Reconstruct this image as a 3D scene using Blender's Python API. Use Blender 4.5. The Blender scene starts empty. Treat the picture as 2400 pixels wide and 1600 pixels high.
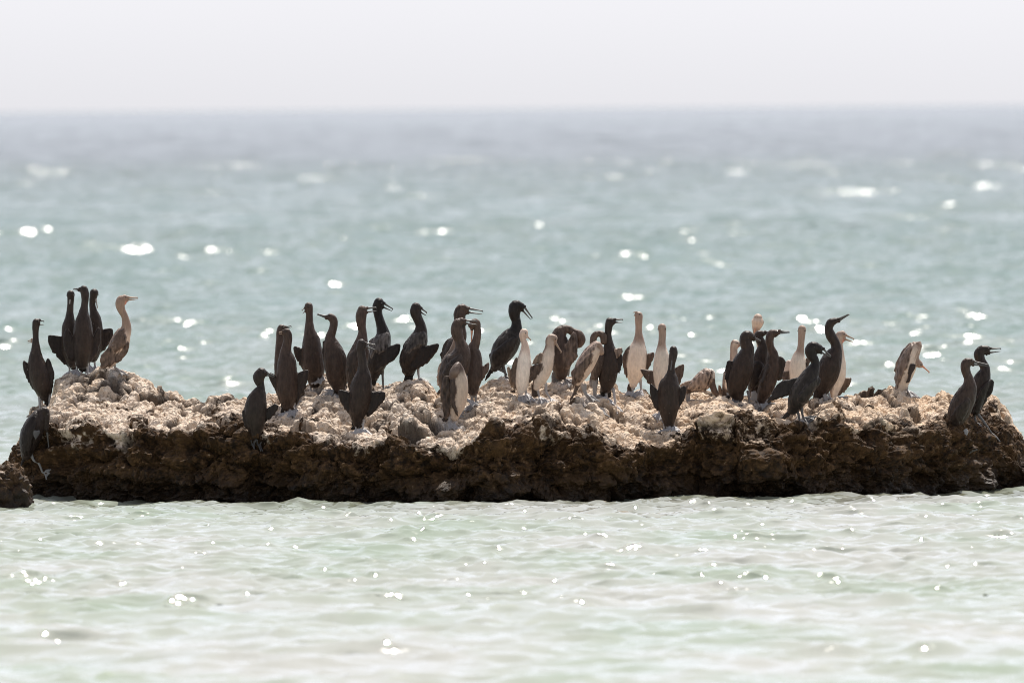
import bpy, bmesh, math, random
import numpy as np
from mathutils import Vector, Matrix, kdtree
from mathutils.bvhtree import BVHTree

random.seed(7)
rng = np.random.default_rng(11)
scene = bpy.context.scene
COL = scene.collection

# ------------------------------------------------------------------ camera
FPX = 40000.0                    # focal length in photo pixels (2400 wide): a 600 mm lens
CAM_H, CAM_D = 2.894, 125.0      # eye height above the sea, metres to the rock
PITCH, ROLL = math.atan(548 / FPX), math.atan(18 / 2400.0)
C = Vector((0, -CAM_D, CAM_H))
fwd = Vector((0, math.cos(PITCH), -math.sin(PITCH)))
u0 = Vector((0, math.sin(PITCH), math.cos(PITCH)))
rt = Vector((1, 0, 0)) * math.cos(ROLL) - u0 * math.sin(ROLL)
up = Vector((1, 0, 0)) * math.sin(ROLL) + u0 * math.cos(ROLL)
cam_data = bpy.data.cameras.new("camera")
cam = bpy.data.objects.new("camera", cam_data)
COL.objects.link(cam)
m = Matrix.Identity(4)
for i in range(3):
    m[i][0], m[i][1], m[i][2], m[i][3] = rt[i], up[i], -fwd[i], C[i]
cam.matrix_world = m
cam_data.sensor_width = 36.0
cam_data.lens = FPX / 2400 * 36.0
cam_data.clip_start, cam_data.clip_end = 1.0, 60000.0
cam_data.dof.use_dof = True
cam_data.dof.focus_distance = CAM_D + 0.6
cam_data.dof.aperture_fstop = 6.3
scene.camera = cam

def unp(px, py, Y):
    d = fwd + rt * ((px - 1200) / FPX) - up * ((py - 800) / FPX)
    return C + d * ((Y - C.y) / d.y)

# ------------------------------------------------------------------ light
SUN_EL, SUN_AZ = math.radians(58), math.radians(16)      # azimuth from +Y (view direction) towards +X
world = bpy.data.worlds.new("World")
scene.world = world
world.use_nodes = True
wn = world.node_tree
wn.nodes.clear()
sky = wn.nodes.new('ShaderNodeTexSky')
sky.sky_type = 'NISHITA'
sky.sun_disc = False
sky.sun_elevation = SUN_EL
sky.sun_rotation = SUN_AZ
sky.altitude = 0
sky.air_density = 1.0
sky.dust_density = 0.85
sky.ozone_density = 1.0
hs = wn.nodes.new('ShaderNodeHueSaturation')
hs.inputs['Saturation'].default_value = 0.15
tn = wn.nodes.new('ShaderNodeMix')          # humid white air: a breath of lavender over the clear-sky colour
tn.data_type, tn.blend_type = 'RGBA', 'MULTIPLY'
tn.inputs[0].default_value = 1.0
tn.inputs[7].default_value = (0.94, 0.955, 1.035, 1)
bg = wn.nodes.new('ShaderNodeBackground')
bg.inputs['Strength'].default_value = 0.105
wo = wn.nodes.new('ShaderNodeOutputWorld')
wn.links.new(sky.outputs[0], hs.inputs['Color'])
wn.links.new(hs.outputs[0], tn.inputs[6])
wn.links.new(tn.outputs[2], bg.inputs['Color'])
wn.links.new(bg.outputs[0], wo.inputs['Surface'])
sun_d = bpy.data.lights.new("sun", 'SUN')
sun_d.energy = 4.3
sun_d.angle = math.radians(0.53)
sun_d.color = (1.0, 0.94, 0.86)
sun = bpy.data.objects.new("sun", sun_d)
COL.objects.link(sun)
sdir = Vector((math.sin(SUN_AZ) * math.cos(SUN_EL), math.cos(SUN_AZ) * math.cos(SUN_EL), math.sin(SUN_EL)))
sun.rotation_euler = sdir.to_track_quat('Z', 'Y').to_euler()
scene.view_settings.view_transform = 'Standard'
scene.view_settings.look = 'None'
scene.view_settings.gamma = 1.0
scene.view_settings.use_curve_mapping = False
scene.cycles.filter_width = 1.0
scene.view_settings.exposure = 0.5

# ------------------------------------------------------------------ helpers
def link(name, verts, faces, mat, parent=None, smooth=True):
    me = bpy.data.meshes.new(name)
    me.from_pydata([tuple(v) for v in verts], [], faces)
    if smooth:
        me.polygons.foreach_set('use_smooth', [True] * len(me.polygons))
    me.materials.append(mat)
    o = bpy.data.objects.new(name, me)
    COL.objects.link(o)
    if parent is not None:
        o.parent = parent
    return o

def grid_mesh(name, P, mat):
    """P: rows x cols x 3 array -> one smooth quad sheet"""
    R, K = P.shape[:2]
    me = bpy.data.meshes.new(name)
    me.vertices.add(R * K)
    me.vertices.foreach_set('co', P.reshape(-1).astype(np.float32))
    i = np.arange(R * K).reshape(R, K)
    q = np.stack([i[:-1, :-1], i[:-1, 1:], i[1:, 1:], i[1:, :-1]], -1).reshape(-1, 4)
    n = len(q)
    me.loops.add(n * 4)
    me.loops.foreach_set('vertex_index', q.reshape(-1).astype(np.int32))
    me.polygons.add(n)
    me.polygons.foreach_set('loop_start', (np.arange(n) * 4).astype(np.int32))
    me.polygons.foreach_set('use_smooth', np.ones(n, bool))
    me.update(calc_edges=True)
    me.materials.append(mat)
    o = bpy.data.objects.new(name, me)
    COL.objects.link(o)
    return o

def tag(o, label, cat, group=None, kind=None):
    if label: o['label'] = label
    if cat: o['category'] = cat
    if group: o['group'] = group
    if kind: o['kind'] = kind

def sstep(a, b, x):
    t = np.clip((x - a) / (b - a), 0, 1)
    return t * t * (3 - 2 * t)

def hash3(i, j, k, s):
    h = (i * 374761393 + j * 668265263 + k * 2147483647 + s * 974711) & 0xFFFFFFFF
    h = ((h ^ (h >> 13)) * 1274126177) & 0xFFFFFFFF
    h = ((h ^ (h >> 16)) * 2246822519) & 0xFFFFFFFF
    return ((h ^ (h >> 15)) & 0xFFFFFF) / float(0xFFFFFF)

def vnoise(p, seed=0):
    f = np.floor(p).astype(np.int64)
    t = p - f
    t = t * t * t * (t * (t * 6 - 15) + 10)
    out = 0
    for a in (0, 1):
        wa = t[:, 0] if a else 1 - t[:, 0]
        for b in (0, 1):
            wb = t[:, 1] if b else 1 - t[:, 1]
            for c in (0, 1):
                wc = t[:, 2] if c else 1 - t[:, 2]
                out = out + wa * wb * wc * hash3(f[:, 0] + a, f[:, 1] + b, f[:, 2] + c, seed)
    return out * 2 - 1

def fbm(p, oct=4, seed=0, gain=0.5):
    s, a, tot = 0, 1.0, 0
    for o in range(oct):
        s = s + a * vnoise(p * (2.03 ** o) + 17.3 * o, seed + o)
        tot += a
        a *= gain
    return s / tot

def voro(p, seed=0):
    """returns F1, F2, per-cell random value, per-cell tilted plane height"""
    f = np.floor(p).astype(np.int64)
    F1 = np.full(len(p), 9.0); F2 = np.full(len(p), 9.0)
    rid = np.zeros(len(p)); pl = np.zeros(len(p))
    for a in (-1, 0, 1):
        for b in (-1, 0, 1):
            for c in (-1, 0, 1):
                i, j, k = f[:, 0] + a, f[:, 1] + b, f[:, 2] + c
                q = np.stack([i + hash3(i, j, k, seed), j + hash3(i, j, k, seed + 1), k + hash3(i, j, k, seed + 2)], 1)
                dv = p - q
                d = np.sqrt((dv ** 2).sum(1))
                r = hash3(i, j, k, seed + 3)
                t = (dv[:, 0] * (hash3(i, j, k, seed + 4) - .5) + dv[:, 1] * (hash3(i, j, k, seed + 5) - .5)
                     + dv[:, 2] * (hash3(i, j, k, seed + 6) - .5)) * 2
                near = d < F1
                F2 = np.where(near, F1, np.minimum(F2, d))
                rid = np.where(near, r, rid); pl = np.where(near, t, pl)
                F1 = np.where(near, d, F1)
    return F1, F2, rid, pl

class NT:
    """small node-tree helper"""
    def __init__(s, name):
        s.mat = bpy.data.materials.new(name)
        s.mat.use_nodes = True
        s.t = s.mat.node_tree
        s.t.nodes.clear()
    def n(s, kind, **kw):
        nd = s.t.nodes.new(kind)
        for k, v in kw.items():
            if k in nd.bl_rna.properties and not k.startswith('i_'):
                setattr(nd, k, v)
        return nd
    def l(s, a, b): s.t.links.new(a, b)
    def noise(s, vec, scale, detail=3, rough=0.5):
        nd = s.n('ShaderNodeTexNoise')
        nd.inputs['Scale'].default_value = scale
        nd.inputs['Detail'].default_value = detail
        nd.inputs['Roughness'].default_value = rough
        s.l(vec, nd.inputs['Vector'])
        return nd.outputs[0]
    def ramp(s, fac, stops):
        nd = s.n('ShaderNodeValToRGB')
        el = nd.color_ramp.elements
        while len(el) > 1: el.remove(el[-1])
        el[0].position, el[0].color = stops[0][0], (*stops[0][1], 1)
        for p, c in stops[1:]:
            e = el.new(p); e.color = (*c, 1)
        s.l(fac, nd.inputs[0])
        return nd.outputs[0]
    def math(s, op, a, b=None, clamp=False):
        nd = s.n('ShaderNodeMath', operation=op)
        nd.use_clamp = clamp
        for i, v in enumerate((a, b)):
            if v is None: continue
            if isinstance(v, (int, float)): nd.inputs[i].default_value = v
            else: s.l(v, nd.inputs[i])
        return nd.outputs[0]
    def mix(s, fac, a, b, mode='MIX'):
        nd = s.n('ShaderNodeMix', data_type='RGBA', blend_type=mode)
        for sock, v in ((nd.inputs[0], fac), (nd.inputs[6], a), (nd.inputs[7], b)):
            if isinstance(v, (int, float)): sock.default_value = v
            elif isinstance(v, tuple): sock.default_value = (*v, 1)
            else: s.l(v, sock)
        return nd.outputs[2]
    def bump(s, h, dist, strength=1.0):
        nd = s.n('ShaderNodeBump')
        nd.inputs['Strength'].default_value = strength
        nd.inputs['Distance'].default_value = dist
        s.l(h, nd.inputs['Height'])
        return nd.outputs[0]
    def maprange(s, v, a, b, c=0.0, d=1.0):
        nd = s.n('ShaderNodeMapRange')
        for i, x in enumerate((a, b, c, d)): nd.inputs[i + 1].default_value = x
        s.l(v, nd.inputs[0])
        return nd.outputs[0]
    def out(s, bs):
        o = s.n('ShaderNodeOutputMaterial')
        s.l(bs, o.inputs[0])
        return s.mat

def simple_mat(name, col, rough=0.5, var=0.25, scale=60):
    t = NT(name)
    tc = t.n('ShaderNodeTexCoord').outputs['Object']
    nz = t.noise(tc, scale, 3)
    c = t.mix(nz, tuple(x * (1 - var) for x in col), tuple(min(1, x * (1 + var)) for x in col))
    b = t.n('ShaderNodeBsdfPrincipled')
    t.l(c, b.inputs['Base Color'])
    b.inputs['Roughness'].default_value = rough
    t.l(t.bump(nz, 0.002, 0.5), b.inputs['Normal'])
    return t.out(b.outputs[0])

# ------------------------------------------------------------------ sea
def spectrum_tile(N, L, lo, hi, peak, spread, seed, rms, turn=0.0):
    """one periodic tile of wind sea: height and the two choppy offsets"""
    r = np.random.default_rng(seed)
    k1 = np.fft.fftfreq(N, L / N) * 2 * np.pi
    kx, ky = np.meshgrid(k1, k1, indexing='xy')
    k = np.hypot(kx, ky); k[0, 0] = 1
    lam = 2 * np.pi / k
    S = k ** -3.35 * np.exp(-(lam / peak) ** 2 * 0.5)
    ang = np.abs(np.arctan2(kx, ky) - turn); ang = np.abs((ang + np.pi / 2) % np.pi - np.pi / 2)
    S *= 0.12 + np.exp(-(ang / spread) ** 2)
    S *= (lam > lo) & (lam < hi)
    S[0, 0] = 0
    h = np.sqrt(S) * (r.normal(size=(N, N)) + 1j * r.normal(size=(N, N)))
    H = np.fft.ifft2(h).real
    sc = rms / H.std()
    dx = np.fft.ifft2(-1j * kx / k * h).real * sc
    dy = np.fft.ifft2(-1j * ky / k * h).real * sc
    return (H * sc, dx, dy, L)

def tap(tile, x, y):
    N = tile[0].shape[0]; L = tile[3]
    u, v = (x / L % 1) * N, (y / L % 1) * N
    i, j = u.astype(int) % N, v.astype(int) % N
    a, b = u - np.floor(u), v - np.floor(v)
    i2, j2 = (i + 1) % N, (j + 1) % N
    return [A[j, i] * (1 - a) * (1 - b) + A[j, i2] * a * (1 - b) + A[j2, i] * (1 - a) * b + A[j2, i2] * a * b for A in tile[:3]]

SWELL = spectrum_tile(1024, 41.0, 0.2, 30, 1.7, 0.85, 3, 0.027, 0.30)
LONG = spectrum_tile(512, 233.0, 3.0, 90, 8.0, 0.6, 8, 0.105)
CHOP = spectrum_tile(512, 7.7, 0.07, 0.6, 0.5, 1.0, 5, 0.0083)

def sea(x, y):
    cs, sn = math.cos(.41), math.sin(.41)
    h, ex, ey = tap(SWELL, x * cs + y * sn, y * cs - x * sn)
    dx, dy = ex * cs - ey * sn, ey * cs + ex * sn
    h2, dx2, dy2 = tap(CHOP, x * 0.966 + y * 0.259, y * 0.966 - x * 0.259)
    h3, dx3, dy3 = tap(LONG, x * .94 + y * .34, y * .94 - x * .34)
    g = .85 + .22 * sstep(4, 70, y)                 # lee side in front of the rock, open sea behind
    w3 = sstep(25, 300, y)
    return x - 1.1 * (dx * g + dx2) - dx3 * w3, y - 1.1 * (dy * g + dy2) - dy3 * w3, h * g + h2 + h3 * w3

def sea_sheet(name, x0, x1, ys, nx, mat, ref=None, drop=0.0):
    dx_ = (x1 - x0) / (nx - 1)
    wide = x1 + np.cumsum(dx_ * 1.085 ** np.arange(1, int(math.log(1 + (170 - x1) * .085 / dx_) / math.log(1.085)) + 1))
    xs = np.concatenate([-wide[::-1], np.linspace(x0, x1, nx), wide])      # coarser away from the middle
    X, Y = np.meshgrid(xs, ys)
    a, b, h = sea(X, Y)
    return np.stack([a, b, h + drop], -1)

def make_water_mat():
    t = NT("sea_water")
    geo = t.n('ShaderNodeNewGeometry')
    pos = geo.outputs['Position']
    sx = t.n('ShaderNodeSeparateXYZ'); t.l(pos, sx.inputs[0])
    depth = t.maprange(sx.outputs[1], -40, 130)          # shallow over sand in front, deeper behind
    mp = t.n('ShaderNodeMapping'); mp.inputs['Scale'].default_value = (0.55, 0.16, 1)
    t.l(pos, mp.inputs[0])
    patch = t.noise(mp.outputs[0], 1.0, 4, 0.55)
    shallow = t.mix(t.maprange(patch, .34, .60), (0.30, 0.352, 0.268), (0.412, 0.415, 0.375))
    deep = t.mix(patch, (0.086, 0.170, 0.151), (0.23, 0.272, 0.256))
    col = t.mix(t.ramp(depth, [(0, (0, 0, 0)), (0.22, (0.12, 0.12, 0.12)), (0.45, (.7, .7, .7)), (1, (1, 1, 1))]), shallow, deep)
    refl = t.n('ShaderNodeAttribute'); refl.attribute_name = 'rock_reflection'      # the rock's dark reflection, painted into the water colour
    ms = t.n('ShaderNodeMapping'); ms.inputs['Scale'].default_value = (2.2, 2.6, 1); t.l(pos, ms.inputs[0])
    sn = t.math('MULTIPLY', refl.outputs['Fac'], t.maprange(t.noise(ms.outputs[0], 1.0, 3, .6), .35, .6), clamp=True)
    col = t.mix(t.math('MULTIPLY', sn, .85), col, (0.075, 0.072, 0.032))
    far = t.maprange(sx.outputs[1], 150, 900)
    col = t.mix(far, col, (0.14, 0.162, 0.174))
    # ripples too small for the mesh: slopes from noise; far off they stand for all the waves
    m2 = t.n('ShaderNodeMapping'); m2.inputs['Scale'].default_value = (22, 27, 22)
    t.l(pos, m2.inputs[0])
    nz = t.n('ShaderNodeTexNoise'); nz.inputs['Scale'].default_value = 1.0; nz.inputs['Detail'].default_value = 3; nz.inputs['Roughness'].default_value = .6
    t.l(m2.outputs[0], nz.inputs['Vector'])
    v1 = t.n('ShaderNodeVectorMath', operation='SUBTRACT'); t.l(nz.outputs['Color'], v1.inputs[0]); v1.inputs[1].default_value = (.5, .56, .5)
    v2 = t.n('ShaderNodeVectorMath', operation='MULTIPLY'); t.l(v1.outputs[0], v2.inputs[0]); v2.inputs[1].default_value = (1, 1, 0)
    v3 = t.n('ShaderNodeVectorMath', operation='SCALE'); t.l(v2.outputs[0], v3.inputs[0])
    t.l(t.math('ADD', t.maprange(sx.outputs[1], 4, 60, 0.10, 0.26), t.maprange(sx.outputs[1], 60, 700, 0, 1.1)), v3.inputs['Scale'])
    v4 = t.n('ShaderNodeVectorMath', operation='ADD'); t.l(v3.outputs[0], v4.inputs[0]); t.l(geo.outputs['Normal'], v4.inputs[1])
    v5 = t.n('ShaderNodeVectorMath', operation='NORMALIZE'); t.l(v4.outputs[0], v5.inputs[0])
    b = t.n('ShaderNodeBsdfPrincipled')
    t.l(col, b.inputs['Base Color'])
    t.l(t.maprange(sx.outputs[1], 2, 50, 0.04, 0.18), b.inputs['Roughness'])
    b.inputs['IOR'].default_value = 1.333
    t.l(v5.outputs[0], b.inputs['Normal'])
    return t.out(b.outputs[0])

WATER = make_water_mat()
parts = [sea_sheet('y', -9, 9, np.arange(-124, -51.7, 0.2), 90, WATER), sea_sheet('z', -7, 7, np.arange(-52, -24.9, 0.06), 234, WATER), sea_sheet('a', -7, 7, np.arange(-25, 12.01, 0.032), 440, WATER),
         sea_sheet('b', -11, 11, np.arange(11.9, 110.01, 0.075), 300, WATER),
         sea_sheet('c', -20, 20, np.arange(109.8, 270.01, 0.13), 320, WATER),
         sea_sheet('d', -42, 42, np.arange(269.5, 720.01, 0.3), 320, WATER),
         sea_sheet('e', -165, 165, 719 + 0.6 * np.cumsum(1.0016 ** np.arange(1500)), 300, WATER)]
V, Fq, off = [], [], 0
for P in parts:
    R, K = P.shape[:2]
    i = np.arange(R * K).reshape(R, K) + off
    Fq.append(np.stack([i[:-1, :-1], i[:-1, 1:], i[1:, 1:], i[1:, :-1]], -1).reshape(-1, 4))
    V.append(P.reshape(-1, 3)); off += R * K
# the open sea around and beyond, a little below so the wave sheets always cover it
o_ = np.array([[-40000, -4000, -.30], [40000, -4000, -.30], [40000, 40000, -.30], [-40000, 40000, -.30]], float)
V.append(o_); Fq.append(np.array([[0, 1, 2, 3]]) + off)
V = np.concatenate(V); Fq = np.concatenate(Fq)
me = bpy.data.meshes.new('sea')
me.vertices.add(len(V)); me.vertices.foreach_set('co', V.reshape(-1).astype(np.float32))
me.loops.add(len(Fq) * 4); me.loops.foreach_set('vertex_index', Fq.reshape(-1).astype(np.int32))
me.polygons.add(len(Fq)); me.polygons.foreach_set('loop_start', (np.arange(len(Fq)) * 4).astype(np.int32))
me.polygons.foreach_set('use_smooth', np.ones(len(Fq), bool))
me.update(calc_edges=True)
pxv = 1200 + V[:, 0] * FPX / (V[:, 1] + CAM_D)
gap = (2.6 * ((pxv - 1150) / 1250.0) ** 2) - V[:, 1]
refl_fade = np.clip(1 - gap / 4.0, 0, 1) * (gap > -1) * (np.abs(V[:, 0]) < 4.2)  # painted reflection of the rock, fading out towards the viewer
a_ = me.attributes.new('rock_reflection', 'FLOAT', 'POINT'); a_.data.foreach_set('value', refl_fade.astype(np.float32))
me.materials.append(WATER)
so = bpy.data.objects.new('sea', me); COL.objects.link(so)
tag(so, None, None, kind='structure')

# ------------------------------------------------------------------ rock
CREST = [(-70, 1215), (-30, 1130), (0, 1105), (16, 1090), (27, 1060), (41, 1034), (66, 1000), (78, 954), (100, 948), (118, 944), (126, 905), (132, 888),
 (150, 880), (165, 873), (215, 872), (242, 860), (268, 863), (276, 873), (300, 880), (330, 892), (352, 898), (363, 914), (385, 915), (413, 911), (421, 930),
 (430, 945), (458, 938), (488, 946), (503, 940), (530, 936), (558, 931), (575, 931), (590, 934), (624, 932), (657, 935), (700, 922), (726, 910), (745, 906),
 (759, 892), (772, 888), (780, 900), (840, 902), (867, 898), (882, 904), (916, 903), (935, 896), (962, 893), (981, 890), (998, 896), (1010, 908), (1022, 922),
 (1060, 918), (1110, 915), (1129, 910), (1137, 898), (1148, 889), (1168, 888), (1176, 880), (1191, 884), (1240, 892), (1290, 898), (1315, 896), (1333, 893),
 (1379, 896), (1403, 896), (1441, 902), (1447, 915), (1456, 921), (1478, 923), (1506, 917), (1521, 928), (1570, 925), (1608, 915), (1625, 911), (1640, 917),
 (1662, 921), (1681, 923), (1720, 930), (1800, 936), (1900, 938), (1958, 928), (1985, 919), (2004, 917), (2023, 922), (2037, 915), (2049, 925), (2065, 926),
 (2103, 929), (2114, 923), (2137, 924), (2157, 934), (2177, 928), (2190, 924), (2208, 914), (2223, 916), (2235, 928), (2249, 921), (2290, 922), (2323, 924),
 (2338, 930), (2346, 949), (2361, 965), (2376, 992), (2393, 1012), (2400, 1040), (2412, 1110), (2440, 1215)]
LIP = [(-70, 1215), (0, 1125), (40, 1065), (78, 1000), (115, 1000), (150, 1003), (200, 990), (240, 996), (300, 1008), (330, 1000), (375, 1012), (420, 1005),
 (450, 995), (520, 990), (560, 995), (600, 1015), (700, 1025), (755, 1022), (800, 1040), (830, 1042), (920, 1028), (1000, 1022), (1050, 1034), (1090, 1022),
 (1120, 1008), (1160, 1008), (1190, 1022), (1230, 1008), (1300, 1002), (1390, 995), (1410, 1012), (1450, 1032), (1500, 1034), (1560, 1028), (1600, 1018),
 (1640, 992), (1690, 970), (1740, 974), (1800, 982), (1830, 990), (1900, 990), (1930, 968), (1960, 968), (1990, 988), (2040, 980), (2110, 985), (2140, 995),
 (2230, 1005), (2300, 1010), (2360, 1030), (2400, 1080), (2440, 1215)]
WATERL = [(-70, 1170), (200, 1169), (470, 1169), (700, 1173), (1000, 1180), (1200, 1178), (1400, 1172), (1700, 1163), (1800, 1159), (2100, 1154), (2440, 1146)]

def it(tab, x):
    return np.interp(x, [a for a, _ in tab], [b for _, b in tab])

def unp_np(px, py, Y):
    d = [fwd[i] + rt[i] * ((px - 1200) / FPX) - up[i] * ((py - 800) / FPX) for i in range(3)]
    t = (Y - C.y) / d[1]
    return np.stack([C.x + d[0] * t, Y + 0 * t, C.z + d[2] * t], -1)

def front_y(px):
    return 2.6 * ((px - 1150) / 1250.0) ** 2

def top_depth(px):
    e = np.minimum(px + 70, 2440 - px) / 260.0
    return 0.35 + 1.45 * np.clip(e, 0, 1) ** 0.7

def build_rock():
    cols = np.arange(-70, 2440.1, 2.5)
    cr, lp, wl = it(CREST, cols), it(LIP, cols), it(WATERL, cols)
    lp = np.maximum(lp, cr + 6)
    fy, D = front_y(cols), top_depth(cols)
    wob = vnoise(np.stack([cols / 90, 0 * cols, 0 * cols], 1), 4) * 0.14 + vnoise(np.stack([cols / 260, 0 * cols + 3, 0 * cols], 1), 9) * 0.16
    fy = fy + wob
    zero = unp_np(cols, wl, fy)
    keys = []          # control profile of every column, world space
    def at(py, dy): return unp_np(cols, py, fy + dy)
    base = zero.copy(); base[:, 1] += 0.10; base[:, 2] = -0.35
    foot = zero.copy(); foot[:, 1] += 0.06; foot[:, 2] = -0.04
    keys = [base, foot, at(wl * .62 + lp * .38, 0.0 * D - 0.02), at(wl * .25 + lp * .75, 0.02 + 0 * D), at(lp, 0.13 + 0 * D),
            at(lp * .6 + cr * .4, 0.15 + D * .38), at(lp * .22 + cr * .78, 0.15 + D * .75), at(cr, 0.15 + D)]
    bk = at(cr, 0.15 + D); bk[:, 1] += 0.3; bk[:, 2] = bk[:, 2] * 0.6 - 0.05
    b2 = bk.copy(); b2[:, 1] += 0.25; b2[:, 2] = -0.35
    keys += [bk, b2]
    K = np.stack(keys, 0)
    nrow = [36, 60, 50, 44, 70, 66, 66, 40, 30]
    rows, sv = [], []
    for i in range(len(keys) - 1):
        a, b = K[i], K[i + 1]
        p0 = K[max(i - 1, 0)]; p3 = K[min(i + 2, len(keys) - 1)]
        for q in range(nrow[i]):
            t = q / nrow[i]
            cat = 0.5 * (2 * a + (b - p0) * t + (2 * p0 - 5 * a + 4 * b - p3) * t * t + (3 * a - 3 * b + p3 - p0) * t ** 3)
            lin = a * (1 - t) + b * t
            rows.append(cat * .5 + lin * .5); sv.append(i + t)
    rows.append(K[-1]); sv.append(len(keys) - 1)
    P = np.stack(rows, 0)
    S = np.repeat(np.array(sv)[:, None], len(cols), 1)
    # normals of the smooth body
    du = np.gradient(P, axis=1); dv = np.gradient(P, axis=0)
    Nn = np.cross(du, dv); Nn /= np.linalg.norm(Nn, axis=2, keepdims=True) + 1e-9
    shp = P.shape[:2]
    p = P.reshape(-1, 3)
    warp = np.stack([fbm(p * 7, 3, 31), fbm(p * 7, 3, 41), fbm(p * 7, 3, 51)], 1)
    q = p + warp * 0.03
    F1, F2, r1, t1 = voro(q * np.array([3.7, 3.3, 5.4]), 100)
    G1, G2, r2, t2 = voro(q * np.array([8.8, 8, 12]), 200)
    H1, H2, r3, t3 = voro(p * 31 + warp * 1.2, 300)
    crack1 = sstep(0.0, 0.22, F2 - F1); crack2 = sstep(0.0, 0.24, G2 - G1)
    s = S.reshape(-1)
    topm = sstep(3.4, 4.2, s)
    worn = sstep(-.25, .35, fbm(p * np.array([2.6, 2.0, 2.6]), 3, 19))       # rubbly and worn-smooth stretches
    amp = topm * (.42 + .68 * worn) * (1 - .45 * sstep(5.8, 6.8, s)) + (1 - topm) * .55
    d = ((r1 - .5) * 0.080 + t1 * 0.100 - (1 - crack1) * 0.05) * amp - .012 * topm
    d += ((r2 - .5) * 0.036 + t2 * 0.042 - (1 - crack2) * 0.022) * amp
    rg = lambda f, o, sd: 1 - 2 * np.abs(fbm(q * f, o, sd, .55))
    d += (1 - topm) * (rg(4.2, 4, 131) * .060 + rg(11, 4, 141) * .034 + rg(30, 3, 151) * .012 - .03)
    hol = sstep(.18, .5, fbm(p * np.array([3.0, 3.0, 4.6]), 3, 181))
    d -= (1 - topm) * hol * .10
    fine = topm * (rg(16, 3, 161) * .012 + rg(40, 2, 171) * .008) + (r3 - .5) * 0.012 + t3 * 0.010 + fbm(p * 60, 3, 71) * 0.007
    pit = sstep(0.34, 0.52, fbm(p * np.array([11, 11, 15]), 2, 83))
    d -= pit * (0.03 + .03 * topm)
    low = fbm(p * np.array([2.2, 2.2, 3.5]), 3, 91)
    ledge = np.sin(p[:, 2] * 42 + 5 * fbm(p * 2.4, 2, 93)) * 0.022 * (1 - topm)
    d += low * 0.16 * (1 - topm) + low * 0.05 * topm + ledge
    fade = sstep(0, 1.2, s)
    # bumps push the top up rather than sideways
    Nf = Nn.reshape(-1, 3)
    w = np.stack([0 * s, 0 * s, 1 + 0 * s], 1)
    dirn = Nf * (1 - .4 * topm[:, None]) + w * (.4 * topm[:, None])
    out = (p + dirn * (d * fade)[:, None]).reshape(*shp, 3)
    for _ in range(1):                                   # even the mesh out where blocks step
        a_ = out.copy()
        a_[1:-1, 1:-1] = (out[:-2, 1:-1] + out[2:, 1:-1] + out[1:-1, :-2] + out[1:-1, 2:]) / 4
        out = out * .5 + a_ * .5
    n2_ = np.cross(np.gradient(out, axis=1), np.gradient(out, axis=0)); n2_ /= np.linalg.norm(n2_, axis=2, keepdims=True) + 1e-9
    if (n2_ * Nn).sum() < 0: n2_ = -n2_
    out = (out + n2_ * (fine * .85 * fade).reshape(*shp)[..., None]).reshape(-1, 3)
    pale = topm * 1.0
    lipn = fbm(p * np.array([5, 5, 5]), 4, 55)
    pxc = np.repeat(cols[None, :], shp[0], 0).reshape(-1)
    shift = .12 + .75 * np.exp(-((pxc - 520) / 75) ** 2) + .45 * np.exp(-((pxc - 1260) / 120) ** 2) + 1.9 * sstep(2130, 2290, pxc) + 1.9 * sstep(95, 45, pxc) + .5 * sstep(2380, 2440, pxc)
    pale = sstep(2.9, 4.5, s - shift + lipn * 1.5 + fbm(p * np.array([1.9, 1.9, 1.2]), 2, 57) * .7)
    spots = sstep(0.20, 0.42, fbm(p * 7.5, 4, 61, .6))
    pale *= 1 - spots * (.8 - .3 * sstep(4.6, 6.0, s))
    o = grid_mesh('rock', out.reshape(*shp, 3), ROCKMAT)
    a = o.data.attributes.new('pale', 'FLOAT', 'POINT'); a.data.foreach_set('value', pale.astype(np.float32))
    a = o.data.attributes.new('guano', 'FLOAT', 'POINT'); a.data.foreach_set('value', np.zeros(len(s), np.float32))
    crk = np.clip(np.maximum((1.25 - crack1 - .35 * crack2 + (r3 - .5) * .3) * (.4 + .8 * worn), pit * 1.1), 0, 1)
    a = o.data.attributes.new('crack', 'FLOAT', 'POINT'); a.data.foreach_set('value', crk.astype(np.float32))
    a = o.data.attributes.new('cell', 'FLOAT', 'POINT'); a.data.foreach_set('value', (r2 * .6 + r1 * .4).astype(np.float32))
    return o, out

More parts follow.
